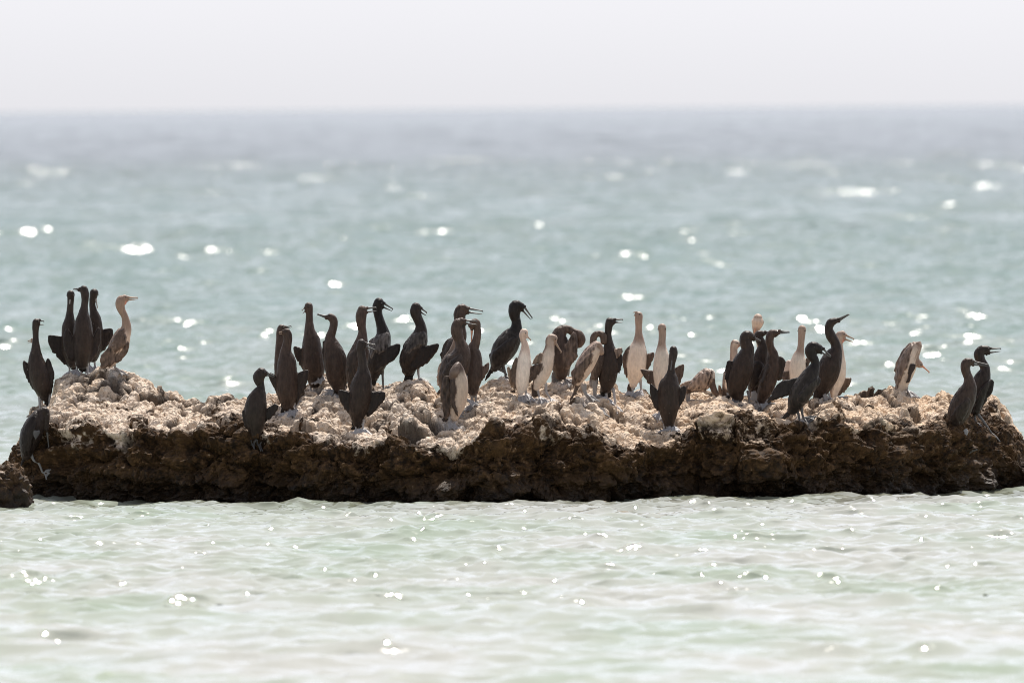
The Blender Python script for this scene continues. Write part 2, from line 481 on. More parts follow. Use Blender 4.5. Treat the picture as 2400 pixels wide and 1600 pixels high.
def rock_material():
    t = NT("reef_rock")
    pos = t.n('ShaderNodeNewGeometry').outputs['Position']
    at = lambda nm: (lambda nd: (setattr(nd, 'attribute_name', nm), nd.outputs['Fac'])[1])(t.n('ShaderNodeAttribute'))
    pale, guano, cell, crack = at('pale'), at('guano'), at('cell'), at('crack')
    n1, n2, n3 = t.noise(pos, 5, 4, .6), t.noise(pos, 22, 5, .65), t.noise(pos, 75, 4, .6)
    cpale = t.ramp(n2, [(0.22, (0.24, 0.175, 0.125)), (0.40, (0.58, 0.455, 0.345)), (0.56, (0.76, 0.64, 0.52)), (0.75, (0.86, 0.79, 0.70))])
    cpale = t.mix(t.math('MULTIPLY', n1, 0.6), cpale, (0.68, 0.49, 0.32))
    cpale = t.mix(t.math('MULTIPLY', cell, 0.35), cpale, (0.84, 0.77, 0.69))
    cdark = t.ramp(n2, [(0.25, (0.008, 0.005, 0.0035)), (0.42, (0.027, 0.0155, 0.008)), (0.58, (0.088, 0.047, 0.02)), (0.75, (0.26, 0.155, 0.08))])
    cdark = t.mix(t.ramp(n1, [(0.42, (0, 0, 0)), (0.7, (.65, .65, .65))]), cdark, (0.105, 0.056, 0.02))
    sp_ = t.n('ShaderNodeSeparateXYZ'); t.l(pos, sp_.inputs[0])
    cpale = t.mix(t.math('MULTIPLY', t.maprange(sp_.outputs[0], -.8, 1.6), t.maprange(n1, .35, .6, .1, .6)), cpale, (0.70, 0.50, 0.32))
    pits = t.ramp(n3, [(0.36, (1, 1, 1)), (0.46, (0, 0, 0))])
    cpale = t.mix(t.math('MULTIPLY', pits, 0.45), cpale, (0.05, 0.038, 0.03))
    cpale = t.mix(t.math('MULTIPLY', crack, 0.92), cpale, (0.05, 0.036, 0.027))
    fac = t.math('ADD', pale, t.math('MULTIPLY', t.math('SUBTRACT', n2, 0.5), 1.9))
    col = t.mix(t.maprange(fac, 0.33, 0.67), cdark, cpale)
    g = t.math('MULTIPLY', guano, t.maprange(n3, 0.3, 0.55), clamp=True)
    col = t.mix(g, col, (0.72, 0.69, 0.68))
    sz = t.n('ShaderNodeSeparateXYZ'); t.l(pos, sz.inputs[0])
    wet = t.maprange(t.math('ADD', sz.outputs[2], t.math('MULTIPLY', n1, 0.16)), 0.36, 0.12)
    col = t.mix(t.math('MULTIPLY', wet, 0.75), col, (0.012, 0.009, 0.007))
    b = t.n('ShaderNodeBsdfPrincipled')
    t.l(col, b.inputs['Base Color'])
    t.l(t.maprange(wet, 0, 1, 0.85, 0.42), b.inputs['Roughness'])
    b.inputs['Specular IOR Level'].default_value = 0.25
    h = t.math('ADD', t.math('MULTIPLY', n3, 0.5), n2)
    t.l(t.bump(h, 0.014, 0.9), b.inputs['Normal'])
    return t.out(b.outputs[0])

ROCKMAT = rock_material()
rock, rock_co = build_rock()
rock.data.polygons.foreach_set('use_smooth', np.zeros(len(rock.data.polygons), bool))
tag(rock, 'long low islet of pale chunky limestone with a dark wet front, crowded with birds', 'rock')

def build_boulder():
    bm = bmesh.new()
    bmesh.ops.create_icosphere(bm, subdivisions=6, radius=1.0)
    v = np.array([x.co[:] for x in bm.verts])
    f = [[q.index for q in x.verts] for x in bm.faces]
    bm.free()
    c = unp(2, 1165, -0.10)
    sup = np.sign(v) * np.abs(v) ** 0.75
    p = sup * np.array([0.205, 0.27, 0.27]) + np.array([c.x, c.y, c.z - 0.03])
    d = fbm(p * 9, 4, 5) * 0.05 + fbm(p * 30, 3, 6) * 0.02
    F1, F2, r1, t1 = voro(p * 14, 77)
    d += (r1 - .5) * 0.03 + t1 * .02
    o = link('boulder', p + v * d[:, None], f, ROCKMAT)
    n = len(v)
    pale = sstep(0.45, 0.95, v[:, 2] + fbm(p * 14, 3, 8) * .5) * 0.25
    for nm, val in (('pale', pale), ('guano', np.zeros(n)), ('cell', r1), ('crack', np.zeros(n))):
        a = o.data.attributes.new(nm, 'FLOAT', 'POINT'); a.data.foreach_set('value', val.astype(np.float32))
    tag(o, 'small dark brown boulder in the water off the left end of the islet', 'rock')
build_boulder()

polys = [tuple(p.vertices) for p in rock.data.polygons]
BVH = BVHTree.FromPolygons([Vector(v) for v in rock_co], polys)
def ray_px(px, py):
    d = (unp(px, py, 0.0) - C).normalized()
    return BVH.ray_cast(C, d)[0]
def ground(x, y, z0=2.0):
    h = BVH.ray_cast(Vector((x, y, z0)), Vector((0, 0, -1)))[0]
    return None if h is None else h.z

# ------------------------------------------------------------------ birds
def plumage_material():
    t = NT("plumage")
    a = t.n('ShaderNodeAttribute'); a.attribute_name = 'tint'
    f = t.n('ShaderNodeAttribute'); f.attribute_name = 'feather'
    pos = t.n('ShaderNodeTexCoord').outputs['Object']
    mp = t.n('ShaderNodeMapping'); mp.inputs['Scale'].default_value = (1, 1, 0.28)
    t.l(pos, mp.inputs[0])
    n1 = t.noise(mp.outputs[0], 90, 4, .65)
    n2 = t.noise(pos, 16, 3, .55)
    v = t.n('ShaderNodeTexVoronoi', feature='F1')
    v.inputs['Scale'].default_value = 46; t.l(mp.outputs[0], v.inputs['Vector'])
    scale = t.maprange(v.outputs['Distance'], 0.1, 0.75)
    nn = t.math('ADD', t.maprange(n1, .3, .7, -.40, .40), t.maprange(n2, .3, .7, -.25, .25))
    amt = t.math('ADD', t.math('MULTIPLY', f.outputs['Fac'], 1.2), 0.22, clamp=True)
    k = t.math('ADD', t.math('MULTIPLY', nn, amt), 0.98)
    k = t.math('ADD', k, t.math('MULTIPLY', f.outputs['Fac'], t.maprange(scale, 0, 1, -.40, .60)))
    vm = t.n('ShaderNodeVectorMath', operation='SCALE')
    t.l(a.outputs['Color'], vm.inputs[0]); t.l(k, vm.inputs['Scale'])
    specks = t.ramp(t.noise(pos, 55, 2, .5), [(0.735, (0, 0, 0)), (0.76, (1, 1, 1))])
    col = t.mix(t.math('MULTIPLY', specks, 0.35), vm.outputs[0], (0.45, 0.42, 0.38), 'LIGHTEN')
    b = t.n('ShaderNodeBsdfPrincipled')
    t.l(col, b.inputs['Base Color'])
    b.inputs['Roughness'].default_value = 0.45
    b.inputs['Specular IOR Level'].default_value = 0.2
    h = t.math('ADD', n1, t.math('MULTIPLY', f.outputs['Fac'], scale))
    t.l(t.bump(h, 0.004, 0.8), b.inputs['Normal'])
    return t.out(b.outputs[0])

PLUMAGE = plumage_material()
BILLMAT = {'grey': simple_mat('bill_grey_horn', (0.10, 0.095, 0.09), .4), 'dark': simple_mat('bill_dark_horn', (0.045, 0.04, 0.037), .4),
           'pale': simple_mat('bill_pale_horn', (0.36, 0.33, 0.30), .4), 'pink': simple_mat('bill_pink_horn', (0.62, 0.30, 0.19), .45),
           'tan': simple_mat('bill_tan_horn', (0.33, 0.23, 0.165), .45)}
POUCH = {'pink': (0.62, 0.27, 0.20), 'dark': (0.035, 0.03, 0.026)}
EYEMAT = simple_mat('eye_dark_glossy', (0.008, 0.007, 0.006), .15, .1)

#            neck/head            belly                back                  wing                  leg/foot
PAL = {
 'dark':  ((.040, .029, .024), (.036, .025, .020), (.034, .025, .021), (.023, .0165, .014), (.36, .35, .355)),
 'black': ((.020, .016, .015), (.025, .020, .017), (.042, .035, .031), (.027, .022, .020), (.12, .115, .115)),
 'brown': ((.075, .050, .039), (.054, .036, .028), (.048, .034, .027), (.036, .026, .021), (.36, .35, .355)),
 'scruff': ((.105, .072, .056), (.062, .043, .035), (.100, .073, .058), (.088, .061, .048), (.28, .26, .25)),
 'mixed': ((.14, .098, .078), (.56, .45, .36), (.085, .062, .05), (.055, .039, .031), (.37, .355, .355)),
 'tan':   ((.31, .215, .165), (.63, .49, .39), (.17, .122, .095), (.105, .073, .056), (.28, .26, .25)),
 'pale':  ((.36, .255, .20), (.74, .62, .515), (.16, .115, .088), (.080, .054, .041), (.37, .355, .355)),
 'white': ((.64, .49, .40), (.86, .76, .66), (.15, .108, .083), (.095, .067, .05), (.37, .355, .355)),
}

def catmull(P, step):
    P = np.asarray(P, float)
    out = []
    n = len(P)
    for i in range(n - 1):
        a, b = P[i], P[i + 1]
        p0 = P[i - 1] if i else 2 * a - b
        p3 = P[i + 2] if i + 2 < n else 2 * b - a
        k = max(2, int(np.linalg.norm((b - a)[:3]) / step))
        for q in range(k):
            t = q / k
            out.append(0.5 * (2 * a + (b - p0) * t + (2 * p0 - 5 * a + 4 * b - p3) * t * t + (3 * a - 3 * b + p3 - p0) * t ** 3))
    out.append(P[-1])
    return np.array(out)

def sweep(pts, rad, nseg=18, cap=True):
    """closed round sweep along a 3D polyline -> verts, faces, ring index of each vert"""
    pts, rad = list(pts), list(rad)
    if cap:
        d0 = pts[0] - pts[1]; d0 = d0 / (np.linalg.norm(d0) + 1e-9)
        d1 = pts[-1] - pts[-2]; d1 = d1 / (np.linalg.norm(d1) + 1e-9)
        pre = [(pts[0] + d0 * rad[0] * s, rad[0] * math.sqrt(max(0, 1 - s * s)) + 1e-4) for s in (.98, .8, .5)]
        post = [(pts[-1] + d1 * rad[-1] * s, rad[-1] * math.sqrt(max(0, 1 - s * s)) + 1e-4) for s in (.5, .8, .98)]
        pts = [p for p, _ in pre] + pts + [p for p, _ in post]
        rad = [r for _, r in pre] + rad + [r for _, r in post]
    pts = np.array(pts); rad = np.array(rad)
    T = np.gradient(pts, axis=0); T /= np.linalg.norm(T, axis=1, keepdims=True) + 1e-12
    n = np.cross(T[0], [0, 1, 0.01]); n /= np.linalg.norm(n)
    V, F = [], []
    for i in range(len(pts)):
        n = n - T[i] * np.dot(n, T[i]); n /= np.linalg.norm(n) + 1e-12
        b = np.cross(T[i], n)
        for k in range(nseg):
            a = 2 * math.pi * k / nseg
            V.append(pts[i] + (n * math.cos(a) + b * math.sin(a)) * rad[i])
    for i in range(len(pts) - 1):
        for k in range(nseg):
            k2 = (k + 1) % nseg
            F.append((i * nseg + k, i * nseg + k2, (i + 1) * nseg + k2, (i + 1) * nseg + k))
    F.append(tuple(range(nseg))[::-1])
    F.append(tuple((len(pts) - 1) * nseg + k for k in range(nseg)))
    return np.array(V), F

def rounded_outline(poly, n=44):
    P = np.asarray(poly, float)
    m_ = len(P); out = []
    L = np.linalg.norm(np.roll(P, -1, 0) - P, axis=1)
    for i in range(m_):
        a, b, p0, p3 = P[i], P[(i + 1) % m_], P[i - 1], P[(i + 2) % m_]
        k = max(2, int(round(n * L[i] / L.sum())))
        for q in range(k):
            t = q / k
            c = 0.5 * (2 * a + (b - p0) * t + (2 * p0 - 5 * a + 4 * b - p3) * t * t + (3 * a - 3 * b + p3 - p0) * t ** 3)
            out.append(c * .6 + (a * (1 - t) + b * t) * .4)
    return np.array(out)

ZOOM = {1: (0, 640, 4.9), 2: (560, 680, 3.92), 3: (780, 680, 4.126), 4: (980, 680, 4.356), 5: (1180, 720, 6.533), 6: (1380, 700, 4.6125),
        7: (1660, 710, 5.226), 8: (2060, 770, 5.059), 'a': (40, 730, 6.818), 'b': (0, 930, 6.03), 'd': (1670, 720, 6.274), 'e': (1700, 800, 7.84), 'f': (1580, 840, 13.06)}

BIRDS = {}
GUANO = []
def bird(key, zoom, pal, yaw, label, spine, bills=(), wings=(), tail=None, legs=(), behind=None, foot_len=.10, bcol='grey', pouch=None, plates=(), legcol=None):
    """all outline numbers are in the units of one enlargement of the photo; they are turned into metres at the bird's own distance"""
    ox, oy, sc = ZOOM[zoom]
    px = lambda p: (ox + p[0] / sc, oy + p[1] / sc)
    # where it stands
    if behind:
        Yb = BIRDS[behind[0]] + behind[1]
    else:
        hits = []
        for kind, pts in legs:
            if kind == 'g':
                hp = ray_px(*px(pts[-1]))
                if hp is not None: hits.append(hp.y)
        if not hits:
            x_, y_ = px(spine[0])
            hits = [float(front_y(np.array(x_)) + .1 + top_depth(np.array(x_)))]
        Yb = float(np.mean(hits))
    BIRDS[key] = Yb
    mpp = (CAM_D + Yb) / FPX
    def W(p, z=0.0):
        x_, y_ = px(p)
        return np.array(unp(x_, y_, Yb - z / sc * mpp))
    neckc, belly, back, wingc, legc = [np.array(c) for c in PAL[pal]]
    if legcol is not None: legc = np.array(legcol)
    tintv = rng.normal(1, .07)
    Fv = np.array([math.sin(math.radians(yaw)), -math.cos(math.radians(yaw)), -0.15])
    V, F, COLR, FE = [], [], [], []
    def add(v, f, c, fe):
        off = sum(len(q) for q in V)
        V.append(np.asarray(v)); F.extend([tuple(i + off for i in q) for q in f])
        c = np.asarray(c); COLR.append(np.repeat(c[None], len(v), 0) if c.ndim == 1 else c)
        FE.append(np.full(len(v), fe) if np.isscalar(fe) else fe)
    # torso, neck and head: one swept trunk
    sp = np.array([[*W(p, p[3] if len(p) > 3 else 0), p[2] / sc * mpp] for p in spine])
    sm = catmull(sp, 0.008)
    ctr, rad = sm[:, :3], np.maximum(sm[:, 3] * 1.02 + .0018, .004)
    v, f = sweep(ctr, rad, 22)
    rings = len(v) // 22
    ci = np.clip(np.repeat(np.arange(rings), 22) - 3, 0, len(ctr) - 1)
    nrm = v - ctr[ci]; nrm /= np.linalg.norm(nrm, axis=1, keepdims=True) + 1e-9
    arc = np.concatenate([[0], np.cumsum(np.linalg.norm(np.diff(ctr, axis=0), axis=1))]); arc /= arc[-1]
    rmax = rad.max()
    imax = int(np.argmax(rad * (arc < .75)))
    neckw = sstep(.82, .46, rad[ci] / rmax) * (ci > imax)
    w = sstep(-.35, .25, nrm @ Fv)
    cb = back * (1 - w[:, None]) + belly * w[:, None]
    c = cb * (1 - neckw[:, None]) + neckc * neckw[:, None]
    add(v, f, c * tintv, (1 - neckw) * (1 - w) * .6 + ((.42 if belly[0] < .1 else .10)))
    def plate(poly, side=0, z=0, th=0.013, col=wingc, fe=.6, edge=None, body=True):
        o2 = rounded_outline(poly, 60)
        cen = o2.mean(0)
        # frayed feather edge, stronger along the trailing (lower) side
        rd = o2 - cen; rn = np.linalg.norm(rd, axis=1, keepdims=True); low_ = np.clip(rd[:, 1:2] / rn + .45, .15, 1.2)
        jit = rng.normal(0, 1, (len(o2), 1)); jit = jit * .6 + np.roll(jit, 1, 0) * .4
        if fe > 0: o2 = o2 + rd / rn * jit * low_ * sc * 1.7
        lo = np.array([W(p) for p in o2]); lc = W(cen)
        rr = [(q, min(1.1, .22 + 3.2 * (1 - q) ** .8)) for q in (1, .96, .91, .85, .78, .70, .62, .53, .44, .35, .26, .17, .08)]
        n = len(o2); vv = []; zz = []
        def hug(q):
            if not side or not body: return 0
            dx = ctr - q; dx = np.hypot(dx[:, 0], dx[:, 2]); j = int(np.argmin(dx - rad * .3))
            yy = ctr[j, 1] - Yb
            return yy - side * math.sqrt(max(rad[j] ** 2 - min(dx[j], rad[j]) ** 2, 0)) * 1.03
        for s in (1, -1):
            for fr, tf in rr:
                for q in lo:
                    p = lc + (q - lc) * fr
                    vv.append(p + np.array([0, hug(p) - z / sc * mpp - s * th * tf, 0]))
        cf = lc + np.array([0, hug(lc) - z / sc * mpp, 0])
        vv.append(cf - [0, th * 1.1, 0]); vv.append(cf + [0, th * 1.1, 0])
        ff = []; m_ = len(rr) * n
        for s in (0, 1):
            for r in range(len(rr) - 1):
                for k in range(n):
                    a, b = s * m_ + r * n + k, s * m_ + r * n + (k + 1) % n
                    ff.append((a, b, b + n, a + n) if s else (a, a + n, b + n, b))
            for k in range(n):
                a, b = s * m_ + (len(rr) - 1) * n + k, s * m_ + (len(rr) - 1) * n + (k + 1) % n
                ff.append((a, b, 2 * m_ + s) if s else (b, a, 2 * m_ + s))
        for k in range(n):
            ff.append((k, (k + 1) % n, m_ + (k + 1) % n, m_ + k))
        cc = np.repeat(np.asarray(col)[None], len(vv), 0) * tintv
        if fe > 0:          # paler feather fringe round the rim, and the run of long feathers across the blade
            kk = np.concatenate([np.tile(np.arange(n), len(rr) * 2), [0, 0]])
            rg_ = np.concatenate([np.tile(np.repeat(np.arange(len(rr)), n), 2), [20, 20]])
            bar = np.where((kk // 3) % 2 == 0, 1.22, .80)
            cc = cc * (1 + (bar - 1) * np.clip(1 - np.abs(rg_ - 4) / 6.0, 0, 1))[:, None]
            cc = cc * np.where(rg_ == 0, 1.7, np.where(rg_ == 1, 1.3, 1.0))[:, None]
        add(vv, ff, cc, fe)
    for wg in wings:
        poly, opt = wg[0], (wg[1] if len(wg) > 1 else {})
        plate(poly, **opt)
    if tail is not None:
        plate(tail[0] if isinstance(tail, tuple) else tail, **{**dict(th=.008, col=wingc * .9, fe=.25, z=-.25 * max(q[2] for q in spine)), **(tail[1] if isinstance(tail, tuple) else {})})
    for poly, opt in plates:
        plate(poly, **opt)
    # legs and webbed feet
    legs = list(legs)
    if not any(k == 'g' for k, _ in legs):
        x0, y0 = spine[0][:2]
        for s in (-1, 1):
            legs.append(('auto', [(x0 + s * 10 * sc / 4, y0)]))
    for kind, pts in legs:
        q = [W(p) for p in pts]
        if kind == 'auto':
            g = ground(q[0][0], Yb)
            g = q[0][2] - .06 if g is None else g
            q.append(np.array([q[0][0], Yb, min(g, q[0][2] - .02)]))
        g = None
        if kind in ('g', 'auto'):
            e = q[-1]
            g = ground(e[0], Yb, e[2] + .12)
            if g is not None and abs(g - e[2]) < .07: e[2] = g
            e[2] += .012
        if len(q) > 1:
            sm_ = catmull(np.array([[*p, 0] for p in q]), .012)[:, :3]
            r0 = np.linspace(.0125, .0065, len(sm_))
            v, f = sweep(sm_, r0, 10)
            fade = np.linspace(0, 1, len(v))[:, None]
            lc = legc * 1.0
            add(v, f, (belly * .7 + legc * .3) * (1 - sstep(.0, .3, fade)) + lc * sstep(.0, .3, fade), 0.0)
        if kind in ('g', 'auto'):
            e = q[-1]; tips = []
            if kind == 'g': GUANO.append((e[0], e[1], e[2]))
            for da, ln in ((-38, .8), (-8, 1.0), (16, .95), (42, .62)):
                a = math.radians(yaw + da)
                tp = e + np.array([math.sin(a), -math.cos(a), 0]) * foot_len * ln
                gg = ground(tp[0], tp[1], e[2] + .05)
                tp[2] = e[2] - .05 if gg is None else max(min(gg, e[2] + .02), e[2] - .06)
                tp[2] += .004
                tips.append(tp)
                mid = (e + tp) / 2 + np.array([0, 0, .008])
                v, f = sweep(np.array([e, mid, tp]), [.009, .0075, .0055], 8)
                add(v, f, legc, 0.0)
            for a, b in zip(tips[:-1], tips[1:]):
                mdl = (a + b) / 2 * .85 + e * .15
                tri = np.array([e, a, mdl, b])
                add(np.concatenate([tri + [0, 0, .006], tri - [0, 0, .004]]),
                    [(0, 1, 2), (0, 2, 3), (6, 5, 4), (7, 6, 4), (0, 4, 5, 1), (1, 5, 6, 2), (2, 6, 7, 3), (3, 7, 4, 0)], legc * .8, 0.0)
    # face: the forehead and chin run out into the root of the bill
    if bills:
        zb = bills[0][4] if len(bills[0]) > 4 else 0
        roots = [W((b[0], b[1]), zb * .3) for b in bills]
        for q in roots:
            d_ = q - ctr[-1]; q2 = q + d_ / (np.linalg.norm(d_) + 1e-9) * .006
            s2 = catmull(np.array([[*ctr[-1], rad[-1] * .86], [*(ctr[-1] * .45 + q * .55), rad[-1] * .62], [*q2, .0115]]), .006)
            v, f = sweep(s2[:, :3], s2[:, 3], 14)
            add(v, f, neckc * tintv, 0.05)
    # throat pouch and cheek colour: soft swelling under the bill, part of the head
    if pouch:
        pp, pc = pouch
        q = np.array([[*W(p), p[2] / sc * mpp] for p in pp])
        s2 = catmull(q, .006)
        v, f = sweep(s2[:, :3], np.maximum(s2[:, 3], .003), 12)
        add(v, f, POUCH[pc], 0.0)
    V = np.concatenate(V); COLR = np.concatenate(COLR); FE = np.concatenate(FE)
    base = np.array([V[:, 0].mean(), Yb, V[:, 2].min()])
    o = fuse('cormorant', V, F, COLR, FE, base, spine_pts=ctr)
    tag(o, label, 'bird', 'cormorants resting on the rock islet')
    # bill
    H = ctr[-1]
    bd = None
    for i, b in enumerate(bills):
        nm = 'upper_bill' if i == 0 else 'lower_bill'
        zb = b[4] if len(b) > 4 else 0
        a, t_ = W((b[0], b[1]), zb * .3), W((b[2], b[3]), zb)
        d = t_ - a; ln = np.linalg.norm(d); d /= ln
        if bd is None: bd = d
        dn = np.array([0, 0, -1.0]); dn = dn - d * np.dot(dn, d); dn /= np.linalg.norm(dn) + 1e-9
        r0 = (.0100 if i == 0 else .0085) * (1.0 if ln > .05 else .8)
        st = a - d * .022
        if i == 0:
            pts = [st, a, a + d * ln * .45, a + d * ln * .8, a + d * ln * .95 , t_ + dn * .008]
            rs = [r0, r0, r0 * .62, r0 * .46, r0 * .48, r0 * .2]
        else:
            pts = [st, a, a + d * ln * .5, t_]
            rs = [r0, r0, r0 * .6, r0 * .28]
        s2 = catmull(np.array([[*p, r] for p, r in zip(pts, rs)]), .008)
        v, f = sweep(s2[:, :3], np.maximum(s2[:, 3], .0015), 10)
        link(nm, v - base, f, BILLMAT[b[5] if len(b) > 5 else bcol], o)
    if bd is not None:
        upv = np.array([0, 0, 1.0]); sd = np.cross(bd, upv)
        if np.linalg.norm(sd) > .2:
            sd /= np.linalg.norm(sd); upv = np.cross(sd, bd)
            rh = rad[-1]
            for s in (-1, 1):
                v, f = sweep(np.array([H + bd * rh * .45 + upv * rh * .25 + sd * s * rh * .80, H + bd * rh * .45 + upv * rh * .25 + sd * s * rh * .90]), [.005, .0045], 8)
                link('eye', v - base, f, EYEMAT, o)
    return o

VOXEL = 0.0032
def fuse(name, V, F, colr, fe, base, spine_pts):
    """weld everything of one animal into a single continuous skin, then carry the colours over"""
    me = bpy.data.meshes.new('tmp')
    me.from_pydata([tuple(p) for p in V - base], [], F)
    ob = bpy.data.objects.new('tmp', me); COL.objects.link(ob)
    md = ob.modifiers.new('r', 'REMESH'); md.mode = 'VOXEL'; md.voxel_size = VOXEL; md.use_smooth_shade = True
    dg = bpy.context.evaluated_depsgraph_get()
    nm = bpy.data.meshes.new_from_object(ob.evaluated_get(dg))
    bpy.data.objects.remove(ob); bpy.data.meshes.remove(me)
    n = len(nm.vertices)
    co = np.empty(n * 3, np.float32); nm.vertices.foreach_get('co', co); co = co.reshape(-1, 3).astype(float)
    ed = np.empty(len(nm.edges) * 2, np.int32); nm.edges.foreach_get('vertices', ed); ed = ed.reshape(-1, 2)
    deg = np.bincount(ed.reshape(-1), minlength=n).astype(float)[:, None]
    def lap(x):
        s = np.stack([np.bincount(ed[:, 0], x[ed[:, 1], k], n) + np.bincount(ed[:, 1], x[ed[:, 0], k], n) for k in range(x.shape[1])], 1)
        return s / np.maximum(deg, 1)
    kd = kdtree.KDTree(len(V))
    for i, p in enumerate(V - base): kd.insert(p, i)
    kd.balance()
    idx = np.array([kd.find(p)[1] for p in co])
    cc, ff = colr[idx], fe[idx][:, None]
    for _ in range(3): cc = cc * .4 + lap(cc) * .6
    for _ in range(3): ff = ff * .4 + lap(ff) * .6
    for _ in range(2):
        co = co * .5 + lap(co) * .5
        co = co + (co - lap(co)) * .45
    # ruffled feather relief
    nv = np.empty(n * 3, np.float32); nm.vertices.foreach_get('normal', nv); nv = nv.reshape(-1, 3)
    q = (co + base)
    co = co + nv * ((fbm(q * np.array([60, 60, 30]), 2, 5) * .0022) * (.35 + ff[:, 0]))[:, None] * sstep(.0, .05, cc.max(1) * 0 + .05)[:, None]
    nm.vertices.foreach_set('co', co.astype(np.float32).reshape(-1))
    nm.polygons.foreach_set('use_smooth', np.ones(len(nm.polygons), bool))
    a = nm.attributes.new('tint', 'FLOAT_COLOR', 'POINT')
    a.data.foreach_set('color', np.concatenate([cc, np.ones((n, 1))], 1).astype(np.float32).reshape(-1))
    a = nm.attributes.new('feather', 'FLOAT', 'POINT'); a.data.foreach_set('value', ff[:, 0].astype(np.float32))
    nm.materials.clear(); nm.materials.append(PLUMAGE)
    nm.name = name; nm.update()
    o = bpy.data.objects.new(name, nm); COL.objects.link(o)
    o.location = base
    return o

N = dict(side=1)           # wing folded over the near flank
G_ = (.42, .41, .41)
# --- left mound
bird('lookout', 'a', 'dark', 25, 'dark cormorant with wide open bill standing apart at the far left end of the islet',
 [(440,1370,60),(410,1230,130),(360,1050,155),(328,900,148),(302,760,115),(300,620,76),(298,520,56),(296,420,44),(296,330,46),(298,250,52),(308,175,60)],
 [(350,145,428,150),(335,202,428,215)],
 [([(470,760),(510,750),(550,830),(595,980),(582,1200),(552,1300),(515,1330),(480,1150),(450,950)], dict(z=20)),
  ([(110,780),(90,820),(100,930),(160,1080),(250,1240),(340,1330),(350,1200),(260,1000),(205,860),(140,800)], dict(z=-10))],
 [(400,1320),(530,1320),(510,1470),(480,1490),(440,1480)],
 [('g',[(350,1300),(357,1400),(365,1500)]),('g',[(525,1300),(522,1380),(520,1475)])], pouch=([(318,215,34),(320,270,26)],'dark'))
bird('hidden_pale', 'a', 'tan', -90, 'pale cormorant hidden behind the far left dark one, only its open orange bill showing',
 [(380,1300,70),(370,1150,110),(350,980,115),(330,820,85),(318,680,50),(318,600,40),(312,520,42),(300,480,46)],
 [(255,452,172,468),(258,482,176,496)], behind=('lookout', .28), bcol='tan', pouch=([(262,492,12),(285,510,20)],'pink'))
bird('crouch', 'b', 'dark', 60, 'dark cormorant bent over preening on one pale leg down the left end of the islet',
 [(370,820,70),(390,720,105),(430,580,142),(480,430,145),(535,310,112),(585,225,72),(635,205,58),(655,270,46),(650,370,42),(655,450,34)],
 [(662,480,690,715)],
 [([(490,190),(380,320),(300,450),(275,600),(290,740),(340,830),(430,800),(480,600),(520,400),(530,250)], N)],
 [(340,780),(420,820),(330,930),(295,1030),(280,1000),(310,880)],
 [('g',[(430,760),(475,890),(545,930),(600,1060),(630,1095)]),('r',[(470,690),(490,600)])],
 plates=[([(480,478),(560,470),(575,495),(545,550),(505,595),(482,540)], dict(side=1, z=18, col=(.15,.145,.145), fe=0, th=.006))], legcol=(.24,.235,.23), foot_len=.05)
bird('trio_front', 1, 'dark', -8, 'tallest dark cormorant of the trio on the left mound, in front, head turned left',
 [(942,1020,80),(950,900,106),(955,780,112),(955,660,106),(955,550,88),(960,460,57),(970,380,39),(978,300,40),(975,230,45),(962,188,43)],
 [(925,180,845,180),(915,196,852,198)],
 [([(775,628),(800,660),(850,760),(870,1000),(810,1020),(745,900),(725,760),(745,660)], dict(z=10)),
  ([(1130,620),(1155,650),(1160,760),(1130,900),(1060,1000),(1020,1000),(1060,780),(1100,660)], dict(z=10))],
 [(895,1000),(990,1000),(990,1120),(960,1140),(915,1135)],
 [('g',[(890,985),(890,1060),(888,1135)]),('g',[(1000,985),(1003,1060),(1008,1140)])])
bird('trio_left', 1, 'dark', -25, 'left dark cormorant of the mound trio, whitish drooping bill, one wing hung out left',
 [(835,1020,65),(812,900,92),(797,750,85),(795,620,80),(800,530,55),(803,450,38),(808,370,34),(812,300,36),(813,242,43)],
 [(808,275,800,350,50)],
 [([(550,725),(575,710),(725,730),(800,800),(810,1000),(785,1075),(650,970),(590,880),(553,800)], dict(z=-10, fe=.4))],
 [(820,1020),(880,1020),(865,1140),(830,1140)],
 [('g',[(797,1010),(798,1080),(800,1150)])], behind=('trio_front', .16), bcol='pale')
bird('trio_right', 1, 'dark', 20, 'right dark cormorant of the mound trio, head bowed, one wing hung out right',
 [(1065,960,60),(1090,850,80),(1105,720,75),(1105,600,68),(1090,510,60),(1070,430,42),(1060,350,32),(1070,280,40),(1080,228,47)],
 [(1095,270,1120,400,40)],
 [([(1150,655),(1270,630),(1297,650),(1297,740),(1220,860),(1100,950),(1030,1000),(1060,900),(1110,760)], dict(z=-10, fe=.4))],
 None, [('g',[(1080,940),(1086,1020),(1092,1085)]),('g',[(1025,980),(1024,1080)])], behind=('trio_front', .3), bcol='pale')
bird('mound_pale', 1, 'tan', 78, 'fawn young cormorant facing right with bill ajar on the right of the left mound',
 [(1268,1030,48),(1310,950,82),(1360,840,108),(1408,720,92),(1448,640,60),(1447,560,44),(1430,490,37),(1398,430,41),(1380,362,52),(1393,312,52),(1428,287,37)],
 [(1462,280,1580,280),(1452,308,1575,300)],
 [([(1290,800),(1310,720),(1365,650),(1430,635),(1425,720),(1340,800)], N), ([(1285,830),(1340,755),(1430,690),(1452,740),(1420,840),(1330,900)], N),
  ([(1147,1005),(1170,930),(1310,790),(1380,790),(1460,785),(1488,800),(1470,900),(1420,980),(1340,1030),(1280,1060),(1175,1085)], dict(z=70, fe=.9))],
 [(1165,1085),(1290,1050),(1240,1005),(1180,1000)],
 [('g',[(1308,1020),(1318,1060),(1325,1110)])], bcol='tan', pouch=([(1450,318,16),(1430,345,22)],'pink'))
